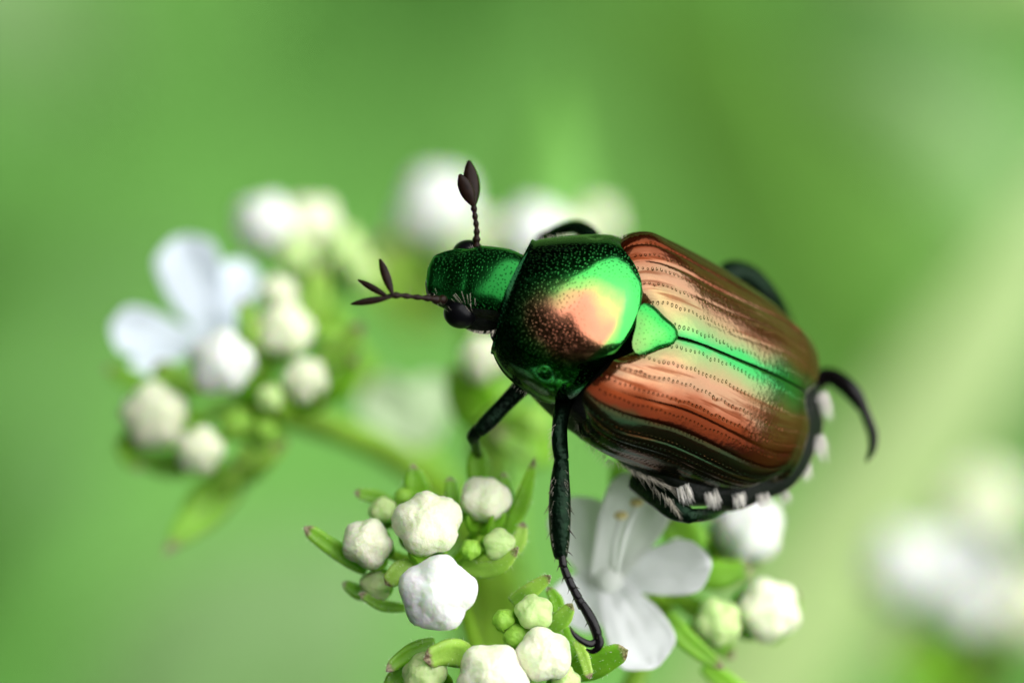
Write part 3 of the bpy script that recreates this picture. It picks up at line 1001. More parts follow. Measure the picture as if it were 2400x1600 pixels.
def make_underside():
    """Thorax and abdomen under the shields: one continuous dark body."""
    ns, m = 60, 48
    X = np.linspace(0, 1, ns)
    x = -2.0 + (EL + 2.85) * X
    w = smooth_interp([0, .12, .22, .36, .55, .75, .88, .96, 1], [.4, 1.0, 1.3, 2.1, 2.55, 2.64, 2.04, 1.30, .3], X)
    hb = smooth_interp([0, .15, .4, .65, .85, 1], [.5, 1.3, 2.1, 2.0, 1.3, .25], X)       # belly depth
    ht = smooth_interp([0, .3, .5, .8, .92, 1], [.1, .2, .6, .6, .5, .1], X)
    zs = smooth_interp([0, .25, .4, .7, 1], [-1.3, -1.2, -.5, -.35, -.1], X)
    V = []
    for i in range(ns):
        ring = .03 * math.cos(x[i] * 5.5) if x[i] > 1 else 0
        for j in range(m):
            a = 2 * math.pi * j / m
            c, s_ = math.cos(a), math.sin(a)
            y = (w[i] + ring) * math.copysign(abs(c) ** .85, c) + .16 * max(0, X[i] - .7) / .3
            if y > 0:
                y *= 1 + .13 * math.exp(-((X[i] - .62) / .14) ** 2)
            z = s_ * (ht[i] if s_ > 0 else hb[i] + ring)
            V.append((x[i], y, z + zs[i]))
    V = np.array(V)
    P = EO - EA * V[:, :1] + ELF * V[:, 1:2] + EN * (V[:, 2:] - EH * EH0)
    o = obj('underside', settle(P), grid_faces(ns, m, True), M['underside'], beetle)
    o['label'] = 'dark underside of chest and belly'
    return o


underside = make_underside()


def tuft(p, dirx, diry, w, n, length, parent, d, seed, label=None):
    """A brush of white hairs at pixel p, its hairs pointing along (dirx, diry)."""
    r = np.random.default_rng(seed)
    S = Soup()
    dv = np.array([dirx, diry], float); dv /= np.linalg.norm(dv)
    cr_ = np.array([-dv[1], dv[0]])
    for k in range(int(n * 1.15)):
        a = r.uniform(-1, 1) * r.uniform(.6, 1.05)
        b = np.array(p) + cr_ * a * w + dv * r.uniform(-6, 10)
        e = b + dv * length * r.uniform(.55, 1.1) * (1 - .3 * a * a) + cr_ * (a * w * .15 + r.normal(0, 2.2))
        dd = d + r.uniform(-.06, .12)
        hair(S, wpt(b[0], b[1], dd), wpt(e[0], e[1], dd + .12), .0085, BACK * .04)
    return S.build('hair_tuft', M['white_hair'], parent, kind='stuff')


for k, (p, dx, dy, w, n, ln, d) in enumerate((((1602, 1140), .25, 1, 19, 60, 38, -1.5), ((1668, 1153), .32, 1, 20, 60, 38, -2.0), ((1730, 1160), .25, 1, 17, 60, 34, -2.3), ((1788, 1160), .2, 1, 16, 60, 34, -2.9), ((1838, 1152), .3, 1, 14, 46, 28, -3.6),
                                              ((1926, 922), .35, 1, 15, 90, 62, -4.5), ((1918, 1024), .25, 1, 17, 90, 56, -4.3), ((1886, 1086), .15, 1, 15, 70, 40, -4.3))):
    tuft(p, dx, dy, w, n, ln, underside, d, 20 + k)


def fringe():
    """Fine pale hairs along the side of chest and belly and at the edge of the neck shield."""
    S = Soup()
    r = np.random.default_rng(31)

    def along(pts, n, dx, dy, ln, d, rad=.0045, jit=5):
        q = spline(np.array([(a, b, 0.0) for a, b in pts]), 60)
        for k in range(n):
            i = r.integers(0, 60)
            x, y = q[i, 0] + r.normal(0, jit * .4), q[i, 1] + r.normal(0, jit * .4)
            l_ = ln * r.uniform(.5, 1.1)
            ang = r.normal(0, .22)
            ex, ey = dx * math.cos(ang) - dy * math.sin(ang), dx * math.sin(ang) + dy * math.cos(ang)
            hair(S, wpt(x, y, d), wpt(x + ex * l_, y + ey * l_, d + .05), rad, (RIGHT * r.normal(0, .01) + UP * .015))
    along([(1346, 950), (1370, 1010), (1400, 1050), (1440, 1085)], 130, -.5, .85, 24, -1.6)
    along([(1440, 1080), (1490, 1105), (1530, 1122)], 70, .35, .9, 26, -1.4)
    along([(1490, 1108), (1540, 1125), (1575, 1145)], 30, .8, .62, 44, -1.2, .0045)
    along([(1530, 1140), (1570, 1170), (1590, 1200)], 60, .25, 1, 26, -1.4)
    along([(1151, 822), (1168, 856), (1192, 884), (1216, 909), (1260, 930), (1300, 940)], 60, -.55, .8, 13, -1.2, .004, 2)
    along([(1222, 606), (1245, 584), (1272, 567), (1330, 552)], 60, -.4, -.9, 14, -1.4, .004, 2)
    along([(1432, 552), (1452, 558), (1466, 566)], 12, .25, -1, 26, -1.2, .0045, 2)
    along([(1600, 1215), (1650, 1220), (1700, 1212)], 40, .3, 1, 10, -1.8, .004)
    S.build('side_hair', M['pale_hair'], beetle, kind='stuff')


fringe()


# legs ------------------------------------------------------------------
def leg_part(name, pts, radii, m, parent, sides=14, n=26, flat=.8):
    V, F, U = tube(wpts(pts), np.array(radii) * MM, sides, n, flat)
    return obj(name, V, F, m, parent, uv=U)


def thorn(S, p, q, r):
    hair(S, wpt(*p), wpt(*q), r, None, 4)


leg = leg_part('leg', [(1345, 900, -1.6), (1325, 935, -1.3), (1313, 985, -.9), (1312, 1040, -.7), (1316, 1074, -.6)], [28, 22, 19, 19.5, 18], M['leg'], beetle)
leg['label'] = 'near middle leg reaching down to the buds'
tib = leg_part('tibia', [(1316, 1078, -.6), (1313, 1120, -.5), (1312, 1172, -.45), (1312, 1230, -.4), (1313, 1280, -.4), (1314, 1304, -.4)], [17, 22, 26, 25.5, 21, 16], M['leg'], leg)
for a, b, r0, r1 in (((1317, 1300), (1320, 1326), 9, 10), ((1321, 1328), (1330, 1352), 9, 10), ((1331, 1353), (1342, 1377), 9, 10), ((1343, 1378), (1355, 1400), 9, 11), ((1354, 1400), (1366, 1421), 10, 12)):
    leg_part('tarsus_segment', [(*a, -.35), (*b, -.3)], [r0, r1], M['tarsus'], leg, 12, 8)
leg_part('claw_joint', [(1364, 1414, -.3), (1378, 1437, -.25), (1391, 1462, -.2), (1399, 1485, -.2), (1401, 1503, -.2)], [10, 12, 12.5, 12, 9], M['tarsus'], leg, 14, 20)
leg_part('claw', [(1404, 1488, -.1), (1407, 1505, -.1), (1400, 1519, -.1), (1386, 1526, -.15), (1374, 1521, -.2)], [6, 9, 8, 6, 2.5], M['tarsus'], leg, 12, 18)
leg_part('claw', [(1400, 1500, -.2), (1385, 1508, -.1), (1363, 1500, 0), (1346, 1486, .05), (1335, 1467, .1)], [8, 9, 8, 6, 1.5], M['tarsus'], leg, 12, 20)
S = Soup()
for p, q in (((1291, 1178), (1274, 1206)), ((1293, 1186), (1280, 1200)), ((1296, 1235), (1280, 1264)), ((1300, 1232), (1290, 1256)), ((1333, 1188), (1346, 1206)), ((1332, 1180), (1342, 1196)), ((1333, 1238), (1350, 1262)), ((1330, 1236), (1340, 1250)), ((1330, 1290), (1343, 1302)),
             ((1298, 1130), (1287, 1146)), ((1328, 1130), (1335, 1140)), ((1290, 1150), (1284, 1158)), ((1304, 1300), (1299, 1318)), ((1326, 1310), (1340, 1328)), ((1312, 1322), (1304, 1340)), ((1334, 1345), (1350, 1362)), ((1322, 1350), (1316, 1366)), ((1348, 1372), (1360, 1380)), ((1336, 1376), (1330, 1392)), ((1358, 1396), (1368, 1402)), ((1379, 1455), (1370, 1470)), ((1346, 1400), (1341, 1412))):
    thorn(S, (*p, -.4), (*q, -.3), .022)
S.build('leg_spines', M['spine'], leg, kind='stuff')
S = Soup()
r = np.random.default_rng(41)
for k in range(80):
    y = r.uniform(990, 1072)
    hair(S, wpt(1302, y, -.7), wpt(1302 - r.uniform(8, 22), y + r.uniform(2, 26), -.65), .0045)
for k in range(70):
    y = r.uniform(1090, 1290)
    sd = -1 if r.random() < .6 else 1
    x = 1313 + sd * r.uniform(10, 20)
    hair(S, wpt(x, y, -.3), wpt(x + sd * r.uniform(2, 9), y + r.uniform(4, 14), -.25), .004)
S.build('leg_hair', M['pale_hair'], leg, kind='stuff')

leg = leg_part('leg', [(1290, 850, -2.2), (1235, 895, -2.1), (1180, 950, -2.1), (1140, 992, -2.1), (1122, 1010, -2.1)], [30, 24, 20, 20, 17], M['leg'], beetle)
leg['label'] = 'near front leg stretched down and forward'
leg_part('tibia', [(1128, 1000, -2.1), (1113, 1016, -2.2), (1112, 1040, -2.8), (1120, 1065, -3.6)], [15, 17, 15, 12], M['leg'], leg, 12, 16)
leg_part('tarsus', [(1120, 1062, -3.6), (1128, 1085, -4.2), (1135, 1105, -4.8)], [8, 7, 5], M['tarsus'], leg, 10, 12)

leg = leg_part('leg', [(1400, 600, -4.0), (1378, 548, -4.4), (1352, 533, -4.6), (1310, 540, -4.9), (1275, 556, -5.3)], [26, 24, 20, 18, 15], M['leg'], beetle)
leg['label'] = 'far front leg bent up behind the neck shield'
leg_part('tibia', [(1278, 552, -5.3), (1258, 575, -5.8), (1248, 610, -6.2)], [14, 12, 9], M['leg'], leg, 12, 14)
leg_part('tarsus', [(1248, 608, -6.2), (1240, 640, -6.4)], [7, 5], M['tarsus'], leg, 10, 8)

leg = leg_part('leg', [(1690, 700, -5.2), (1715, 640, -5.6), (1752, 645, -5.9), (1800, 690, -6.2), (1832, 730, -6.6)], [30, 34, 34, 32, 24], M['leg'], beetle)
leg['label'] = 'far middle leg showing behind the upper wing case'
leg_part('tibia', [(1830, 726, -6.6), (1850, 770, -7.2), (1858, 820, -7.8)], [18, 16, 12], M['leg'], leg, 12, 14)

leg = leg_part('leg', [(1900, 900, -6.2), (1945, 882, -6.0), (1975, 898, -5.8), (2005, 928, -5.6), (2022, 955, -5.5)], [27, 23, 24, 22, 16], M['tarsus'], beetle)
leg['label'] = 'far hind foot curling out behind the tail'
leg_part('claw', [(2020, 948, -5.5), (2036, 985, -5.4), (2047, 1020, -5.4), (2044, 1056, -5.4), (2031, 1082, -5.4)], [13, 12, 12, 9, 3], M['tarsus'], leg, 12, 20)
leg_part('claw', [(2018, 950, -5.6), (2030, 985, -6.0), (2040, 1015, -6.2), (2040, 1040, -6.3)], [9, 8, 7, 2.5], M['tarsus'], leg, 12, 16)

leg = leg_part('leg', [(1500, 1120, -2.6), (1548, 1160, -2.0), (1590, 1196, -1.6), (1622, 1212, -1.5)], [36, 34, 27, 17], M['leg'], beetle)
leg['label'] = 'near hind leg folded under the belly'
leg_part('tibia', [(1618, 1208, -1.5), (1650, 1206, -1.9), (1690, 1192, -3.0), (1720, 1172, -4.2)], [17, 16, 15, 12], M['leg'], leg, 12, 16)

# ------------------------------------------------------------------ blossoms
def bud_geometry(c, r, axis, seed, squash=1.05, lobes=.13, n=44, m=60):
    """A closed five-lobed bud: puffed overlapping petals, crumpled skin. c and axis in world."""
    axis = np.asarray(axis, float); axis /= np.linalg.norm(axis)
    h = np.array([.3, .2, .9]) if abs(axis[2]) < .8 else RIGHT
    a = np.cross(h, axis); a /= np.linalg.norm(a)
    b = np.cross(axis, a)
    th = np.linspace(.004, math.pi - .004, n)[:, None]
    ph = np.linspace(0, 2 * math.pi, m, endpoint=False)[None]
    st = np.sin(th)
    rr = np.random.default_rng(int(seed * 1000))
    q = np.stack(np.broadcast_arrays(st * np.cos(ph), st * np.sin(ph), np.cos(th)), -1)
    R = np.zeros(q.shape[:2])
    for j in range(7):
        if j < 5:
            t_, p_ = rr.uniform(1.0, 1.4), j * 1.2566 + seed + rr.normal(0, .16)
            off, rho = lobes * rr.uniform(2.4, 3.1), rr.uniform(.56, .64)
        elif j == 5:
            t_, p_, off, rho = rr.uniform(.1, .4), rr.uniform(0, 6.28), lobes * 1.5, rr.uniform(.64, .72)
        else:
            t_, p_, off, rho = math.pi, 0, .24, .72
        cc = off * np.array([math.sin(t_) * math.cos(p_), math.sin(t_) * math.sin(p_), math.cos(t_)])
        dq = q @ cc
        R = R + np.clip(dq + np.sqrt(np.maximum(rho ** 2 - off ** 2 + dq ** 2, 0)), .01, None) ** 55
    R = R ** (1 / 55)
    R = (R / R.mean()) ** .62
    R = R * (1 + .045 * st ** 2 * np.cos(5 * (ph - seed)) * np.clip(1.6 - th / 1.6, 0, 1))
    R = R * (1 - .24 * np.clip((th - 1.5) / 1.6, 0, 1) ** 1.3)                     # narrows into the tube
    q = np.stack(np.broadcast_arrays(st * np.cos(ph), st * np.sin(ph), squash * np.cos(th)), -1)
    N1 = np.array([[noise.noise(Vector(q[i, j] * 2.1 + seed * 7.1)) for j in range(m)] for i in range(n)])
    N2 = np.array([[noise.noise(Vector(q[i, j] * 3.6 + seed * 3.7)) for j in range(m)] for i in range(n)])
    N3 = np.array([[noise.noise(Vector(q[i, j] * 13 + seed * 2.3)) for j in range(m)] for i in range(n)])
    R = R + .05 * N1 - .075 * (np.abs(N2) - .2) + .022 * N3
    V = c + r * ((R[..., None] * q) @ np.stack([a, b, axis]))
    U = np.stack(np.broadcast_arrays(np.zeros_like(th), ph / 6.2832), -1)
    return V.reshape(-1, 3), grid_faces(n, m, True), U.reshape(-1, 2)


def sepal_geometry(pts, w, n=22, m=16, thick=.38, tipw=.45):
    """Fleshy narrow sepal along pixel points (base to tip), half-width w pixels, blunt tip."""
    C = spline(wpts(pts), n)
    t = np.linspace(0, 1, n)
    prof = smooth_interp([0, .12, .4, .75, .92, 1], [.65, .85, 1, (1 + tipw) / 2, tipw, tipw * .25], t)
    T, A, B = frames(C)
    # lens-shaped section with a trough down the middle
    a = np.linspace(0, 2 * np.pi, m, endpoint=False)
    yy = np.cos(a)
    zz = thick * np.sin(a) * (1 - .75 * np.exp(-(yy / .45) ** 2) * (np.sin(a) > 0))
    V = C[:, None] + (w * MM * prof)[:, None, None] * (yy[None, :, None] * B[:, None] + zz[None, :, None] * A[:, None])
    V = np.concatenate([(C[:1, None] + 0 * V[:1]), V, (C[-1:, None] + T[-1] * w * MM * .12 + 0 * V[:1])])
    tt = np.r_[0, t, 1]
    U = np.stack(np.broadcast_arrays(tt[:, None], (a / 6.2832)[None]), -1)
    V = V.reshape(-1, 3)
    V = V + np.array([[noise.noise(Vector(v * 1.9)), noise.noise(Vector(v * 1.9 + 9)), noise.noise(Vector(v * 1.9 + 5))] for v in V]) * w * MM * .12
    return V, grid_faces(n + 2, m, True), U.reshape(-1, 2)


def petal_geometry(base, tip, w, cup=.25, n=18, m=15, up=None, thick=.05, droop=0.0):
    """Rounded petal from base to tip pixel points, half-width w pixels, cupped towards the lens."""
    p0, p1 = wpt(*base), wpt(*tip)
    t = np.linspace(0, 1, n)
    ax = p1 - p0; ln = np.linalg.norm(ax)
    nb = BACK if up is None else np.asarray(up, float)
    nb = nb - ax * (nb @ ax) / ln ** 2; nb /= np.linalg.norm(nb)
    sd = np.cross(ax / ln, nb)
    C = p0 + ax * t[:, None] + nb * (ln * droop * np.sin(np.pi * t * .9))[:, None]
    prof = smooth_interp([0, .2, .5, .72, .9, 1], [.40, .58, .90, 1, .80, .16], t)
    q = np.linspace(-1, 1, m)
    L = []
    for sgn in (1, -1):
        L.append((C[:, None] + (w * MM * prof)[:, None, None] * (q[None, :, None] * sd + (cup * q ** 2)[None, :, None] * nb) + sgn * thick * .5 * (1 - q ** 2 * .8)[None, :, None] * nb).reshape(-1, 3))
    V = np.vstack(L)
    V = V + nb * (np.array([noise.noise(Vector(v * 1.2)) for v in V]) * w * MM * .16)[:, None] + nb * (np.array([noise.noise(Vector(v * 4.1)) for v in V]) * w * MM * .05 + np.tile(np.broadcast_to(np.cos(q * 11) * .016 * w * MM, (n, m)).ravel(), 2))[:, None]
    F = grid_faces(n, m) + [f[::-1] for f in grid_faces(n, m, False, n * m)]
    o = n * m
    for i in range(n - 1):
        F.append((i * m, (i + 1) * m, o + (i + 1) * m, o + i * m)); F.append((i * m + m - 1, o + i * m + m - 1, o + (i + 1) * m + m - 1, (i + 1) * m + m - 1))
    for j in range(m - 1):
        F.append(((n - 1) * m + j, (n - 1) * m + j + 1, o + (n - 1) * m + j + 1, o + (n - 1) * m + j)); F.append((j, o + j, o + j + 1, j + 1))
    U = np.stack(np.broadcast_arrays(t[:, None] * .5, q[None] * .5 + .5), -1).reshape(-1, 2)
    return V, F, np.vstack([U, U])


def cluster(label, hub, d, buds=(), sepals=(), petals=(), stems=(), extra=None, res=1.0, fuzz=False, cat='flower cluster'):
    """One head of blossom on its stalk. hub: pixel point the pedicels spring from, behind the buds."""
    hubw = wpt(*hub)
    root = empty('flower_cluster', wpt(*stems[0][0][-1]) if stems else hubw, label, cat, 'clusters of white flowers and buds')
    S = Soup()
    for pts, rad in stems:
        V, F, U = tube(wpts(pts), np.array(rad) * MM, 14, 30)
        S.add(V, F, U * 0)
    k = 0
    for b in buds:
        x, y, r, kind = b[:4]
        dz = b[4] if len(b) > 4 else 0.0
        c = wpt(x, y, d + dz)
        ax = b[5] if len(b) > 5 else None
        if ax is None:
            out = (c - hubw) / np.linalg.norm(c - hubw)
            ax = out + .55 * BACK + .45 * np.array([0, 0, 1.0])
        else:
            ax = RIGHT * ax[0] + UP * ax[1] + BACK * ax[2]
        ax = np.asarray(ax) / np.linalg.norm(ax)
        seed = (x * .137 + y * .071) % 10
        n, m = (44, 60) if res >= 1 else (24, 40)
        V, F, U = bud_geometry(c, r * MM, ax, seed, 1.02, .17 if kind != 'bud_young' else .10, n, m)
        bo = obj('bud', V, F, M[kind], root, uv=U)
        # calyx: five small green pads clasping the bud's foot
        C = Soup()
        h = np.array([.3, .2, .9]) if abs(ax[2]) < .8 else RIGHT
        a = np.cross(h, ax); a /= np.linalg.norm(a); bb = np.cross(ax, a)
        for j in range(5):
            an = j * 1.2566 + seed
            o_ = a * math.cos(an) + bb * math.sin(an)
            p0 = c - ax * r * MM * 1.05
            P = spline(np.array([p0 - ax * .1 * r * MM, p0 + o_ * r * MM * .55, c + o_ * r * MM * (1.06 if j % 2 else .84) - ax * r * MM * (.05 if j % 2 else .5)]), 8)
            V, F, U = tube(P, r * MM * np.array([.30, .34, .34, .32, .28, .24, .18, .10]), 8, None, .55)
            C.add(V, F, U * .6)
        C.build('calyx', M['sepal'], bo)
        foot = c - ax * r * MM * 1.05
        mid = (foot + hubw) / 2 - np.array([0, 0, .15])
        V, F, U = tube(spline(np.array([hubw, mid, foot]), 10), np.full(10, max(.05, r * MM * .22)), 8)
        S.add(V, F, U * 0)
        k += 1
    if S.n:
        S.build('stem', M['stem'], root)
    for sp in sepals:
        pts, w = sp[:2]
        kind = sp[2] if len(sp) > 2 else 'sepal'
        tw = sp[3] if len(sp) > 3 else .45
        pts = [(p[0], p[1], d + (p[2] if len(p) > 2 else 0)) for p in pts]
        V, F, U = sepal_geometry(pts, w, tipw=tw)
        so = obj('sepal', V, F, M[kind], root, uv=U)
        if fuzz:
            H = Soup()
            rf = np.random.default_rng(int(pts[0][0] + 7 * pts[0][1]))
            mid = V.reshape(-1, 16, 3).mean(1)
            for i in rf.integers(16, len(V) - 16, 70):
                nv = V[i] - mid[i // 16]; nv = nv / (np.linalg.norm(nv) + 1e-9)
                hair(H, V[i], V[i] + (nv + rf.normal(0, .35, 3)) * rf.uniform(.025, .07), .004, None, 3)
            H.build('sepal_hair', M['white_hair'], so, kind='stuff')
    for pt in petals:
        base, tip, w, kind = pt[:4]
        kw = pt[4] if len(pt) > 4 else {}
        b_ = (base[0], base[1], d + (base[2] if len(base) > 2 else 0)); t_ = (tip[0], tip[1], d + (tip[2] if len(tip) > 2 else 0))
        V, F, U = petal_geometry(b_, t_, w, **kw)
        obj('petal', V, F, M[kind], root, uv=U)
    if extra:
        extra(root)
    return root


W_, C_, G_, Y_ = 'bud_white', 'bud_cream', 'bud_green', 'bud_young'

cluster('sharpest cluster of crumpled white buds, left of the leg that hangs down', (1050, 1330, -4.2), -1.0,
        buds=[(1026, 1390, 86, W_, .7, (-.05, -.05, 1)), (1000, 1233, 77, C_, -.6, (0, .5, .8)), (864, 1276, 58, C_, -1.0, (-.3, .2, .8)), (1137, 1174, 58, C_, -1.8, (.1, .9, .5)),
              (1168, 1276, 38, G_, -1.0, (.3, .1, .9)), (1103, 1287, 25, Y_, -.9, (0, .2, .9)), (898, 1199, 33, G_, -1.9, (-.3, .6, .6)), (883, 1371, 37, G_, -1.4, (-.4, -.3, .8)), (944, 1163, 21, Y_, -2.0, (-.2, .8, .4))],
        sepals=[([(860, 1335, -1.6), (790, 1290, -1.4), (712, 1234, -1.2)], 23, 'sepal', .62), ([(930, 1188, -2.4), (880, 1164, -2.4), (832, 1154, -2.3)], 19, 'sepal', .6), ([(985, 1180, -2.4), (975, 1130, -2.3), (968, 1086, -2.2)], 34, 'sepal', .3),
                ([(1062, 1190, -2.2), (1058, 1150, -2.2), (1055, 1118, -2.2)], 17, 'sepal', .6), ([(1122, 1130, -2.8), (1120, 1085, -2.7), (1120, 1038, -2.6)], 33, 'sepal', .3), ([(1195, 1200, -2.4), (1188, 1150, -2.4), (1180, 1108, -2.4)], 16, 'sepal', .5),
                ([(1180, 1265, -2.4), (1228, 1165, -2.2), (1252, 1073, -2.0)], 22, 'sepal', .36), ([(1080, 1325, -1.4), (1140, 1335, -1.0), (1185, 1318, -.7), (1215, 1282, -.5)], 21, 'sepal_light', .5), ([(1180, 1310, -1.8), (1215, 1270, -1.7), (1228, 1225, -1.7)], 20, 'sepal_light', .6),
                ([(950, 1425, -1.3), (890, 1416, -1.2), (842, 1390, -1.1)], 14, 'sepal', .6), ([(870, 1395, -1.8), (835, 1385, -1.8), (805, 1366, -1.8)], 19, 'sepal', .5), ([(965, 1325, -.8), (930, 1345, -.6), (905, 1368, -.6)], 28, 'sepal_light', .6)],
        stems=[([(1050, 1330, -5.0), (1090, 1450, -7), (1120, 1580, -9), (1140, 1760, -12)], [17, 16, 17, 18])], fuzz=True)

cluster('cream and pale green buds under the claw, cut by the bottom of the photo', (1195, 1640, -4.5), -.5,
        buds=[(1250, 1437, 43, G_, -.3, (.1, .6, .8)), (1181, 1452, 27, Y_, -.4, (-.2, .6, .8)), (1212, 1494, 33, Y_, -.4, (-.1, .5, .8)), (1273, 1536, 62, C_, .1, (.2, .3, .9)), (1155, 1592, 80, C_, .3, (-.1, .3, .9)),
              (998, 1585, 52, G_, -.4, (-.5, .4, .8)), (1322, 1596, 36, G_, -.5, (.4, .3, .8))],
        sepals=[([(1100, 1540, -.6), (1050, 1528, -.1), (996, 1545, .2)], 36, 'sepal_light', .62), ([(1020, 1508, -1.2), (960, 1530, -.8), (906, 1571, -.5)], 23, 'sepal', .5), ([(960, 1570, -1.2), (925, 1600, -1), (900, 1640, -1)], 26, 'sepal', .5),
                ([(1200, 1412, -1.2), (1245, 1382, -.8), (1290, 1349, -.5)], 20, 'sepal_light', .55), ([(1290, 1470, -1.1), (1322, 1445, -.8), (1340, 1414, -.6)], 23, 'sepal_light', .5), ([(1345, 1575, -1.2), (1400, 1552, -.8), (1470, 1523, -.3)], 36, 'sepal', .5),
                ([(1350, 1500, -.9), (1370, 1545, -.5), (1383, 1590, -.4)], 14, 'sepal_light', .7), ([(1310, 1470, -1.4), (1335, 1520, -1.2), (1350, 1580, -1.2)], 30, 'sepal', .6), ([(1310, 1440, -1.6), (1300, 1400, -1.5), (1285, 1375, -1.5)], 18, 'sepal', .5)],
        stems=[([(1195, 1640, -4.5), (1180, 1760, -6)], [24, 26])], fuzz=True)


def stamens(root):
    V, F = ellipsoid(wpt(1428, 1356, -4.95), [RIGHT * .34, UP * .34, BACK * .2], 12, 18)
    obj('flower_throat', V, F, M['petal_shade'], root)
    for (x0, y0, x1, y1, d) in ((1445, 1340, 1492, 1185, -3.6), (1435, 1330, 1455, 1215, -3.9)):
        V, F, U = tube(wpts([(x0, y0, d), ((x0 + x1) / 2 - 6, (y0 + y1) / 2, d + .3), (x1, y1, d)]), np.array([6, 6, 5]) * MM, 8, 10)
        f = obj('stamen', V, F, M['petal_shade'], root, uv=U * 0)
        V, F = ellipsoid(wpt(x1, y1 - 8, d), [RIGHT * .17, UP * .11, BACK * .1], 10, 14)
        obj('anther', V, F, M['anther'], f)


cluster('open white flower right of the claw with three round buds beside it', (1560, 1390, -8.5), -4.5,
        buds=[(1745, 1243, 88, W_, -4.5, (.3, .5, .7)), (1795, 1430, 76, C_, -1.6, (.5, .2, .8)), (1680, 1458, 56, G_, -.6, (.3, 0, .9))],
        sepals=[([(1560, 1440, 0), (1610, 1500, .2), (1694, 1565, .3)], 25, 'sepal', .5), ([(1640, 1290, -2), (1600, 1255, -2), (1560, 1215, -2)], 46, 'sepal', .5), ([(1470, 1170, -2.5), (1455, 1120, -2.5), (1445, 1075, -2.5)], 30, 'sepal', .5),
                ([(1800, 1500, -3), (1850, 1440, -3), (1868, 1385, -3)], 24, 'sepal', .5), ([(1640, 1350, -2), (1700, 1345, -2), (1760, 1330, -2)], 40, 'sepal', .5), ([(1600, 1500, -1.6), (1650, 1480, -1.6), (1720, 1540, -1.6)], 34, 'sepal', .5),
                ([(1650, 1560, -1), (1720, 1610, -1), (1790, 1640, -1)], 26, 'sepal', .5)],
        petals=[((1430, 1355, -.6), (1668, 1318, .5), 66, 'petal', dict(cup=.22)), ((1425, 1360, -.6), (1540, 1566, .9), 80, 'petal', dict(cup=.2)), ((1410, 1370, -.5), (1530, 1105, .2), 84, 'petal_shade', dict(cup=.3)),
                ((1410, 1370, -1), (1335, 1165, -.8), 74, 'petal_shade', dict(cup=.3)), ((1440, 1340, -1.2), (1318, 1452, -.8), 74, 'petal', dict(cup=.2)), ((1520, 1330, -1.2), (1596, 1262, -.8), 14, 'petal', {})],
        stems=[([(1480, 1375, -6.5), (1510, 1385, -7), (1560, 1430, -8), (1500, 1560, -8), (1400, 1800, -8)], [20, 18, 20, 24, 28])], extra=stamens)

cluster('blurred cluster at the left with pale blue open petals and a dozen buds', (600, 950, -13), -10.5,
        buds=[(520, 852, 78, W_, 1.0), (367, 975, 80, C_, .4), (470, 1055, 57, C_, 1.0), (668, 778, 70, C_, -.4), (714, 892, 54, C_, .8), (653, 690, 46, C_, -1.4), (632, 934, 32, G_, 1.2), (556, 995, 44, Y_, .8), (770, 800, 34, Y_, -1), (590, 760, 34, Y_, -1.5), (440, 905, 34, Y_, -1), (790, 860, 26, G_, .3), (620, 1010, 30, Y_, 1.2)],
        sepals=[([(740, 880, -1), (790, 830, -.6), (850, 757, 0)], 30, 'sepal', .55), ([(770, 900, -1), (815, 870, -.6), (838, 815, 0)], 22, 'sepal', .5), ([(350, 905, -1), (300, 885, -1), (248, 862, -1)], 26, 'sepal', .5), ([(430, 930, -1), (400, 890, -.6), (370, 850, -.4)], 38, 'sepal_light', .6),
                ([(560, 1100, -.6), (480, 1190, .2), (386, 1294, .8)], 54, 'sepal', .25), ([(570, 1130, -.2), (620, 1085, .3), (672, 1030, .6)], 22, 'sepal_light', .6), ([(510, 1160, 0), (545, 1120, .4), (590, 1090, .6)], 20, 'sepal_light', .6), ([(470, 1090, -1.4), (380, 1085, -1.2), (310, 1070, -1)], 36, 'sepal', .4),
                ([(650, 1000, 0), (600, 1060, .3), (550, 1100, .4)], 40, 'sepal', .5), ([(700, 960, 0), (760, 920, .3), (800, 860, .4)], 34, 'sepal', .5), ([(600, 900, -.5), (590, 800, -.5), (570, 700, -.8)], 40, 'sepal', .5), ([(720, 760, -2), (740, 690, -2), (750, 620, -2)], 36, 'sepal_light', .5), ([(450, 960, .2), (445, 1000, .6), (430, 1050, .6)], 30, 'sepal', .5), ([(580, 940, .4), (580, 900, .8), (600, 860, 1)], 26, 'sepal', .5), ([(690, 960, .6), (720, 930, 1), (760, 940, 1)], 30, 'sepal', .5), ([(640, 830, -.5), (610, 800, 0), (590, 740, 0)], 28, 'sepal_light', .5), ([(760, 860, .5), (805, 810, 1), (842, 765, 1.2)], 34, 'sepal_light', .6), ([(740, 940, .5), (800, 900, 1), (832, 840, 1.2)], 30, 'sepal', .6), ([(560, 1060, .8), (610, 1080, 1.2), (650, 1040, 1.4)], 24, 'sepal_light', .6), ([(330, 1010, -.5), (300, 1060, 0), (330, 1100, 0)], 34, 'sepal', .5)],
        petals=[((455, 800, -2), (258, 765, -1.4), 62, 'petal_blue', dict(cup=.2)), ((500, 800, -2.6), (420, 555, -3), 82, 'petal_blue', dict(cup=.2)), ((520, 800, -2.6), (570, 610, -3.4), 56, 'petal_blue', dict(cup=.25)), ((440, 820, -2), (305, 865, -1.2), 32, 'petal_blue', dict(cup=.2))],
        stems=[([(600, 950, -14), (720, 985, -14), (860, 1035, -14), (980, 1105, -15), (1090, 1240, -20), (1180, 1500, -30), (1200, 1900, -40)], [40, 36, 36, 38, 38, 38, 38])], res=.5)

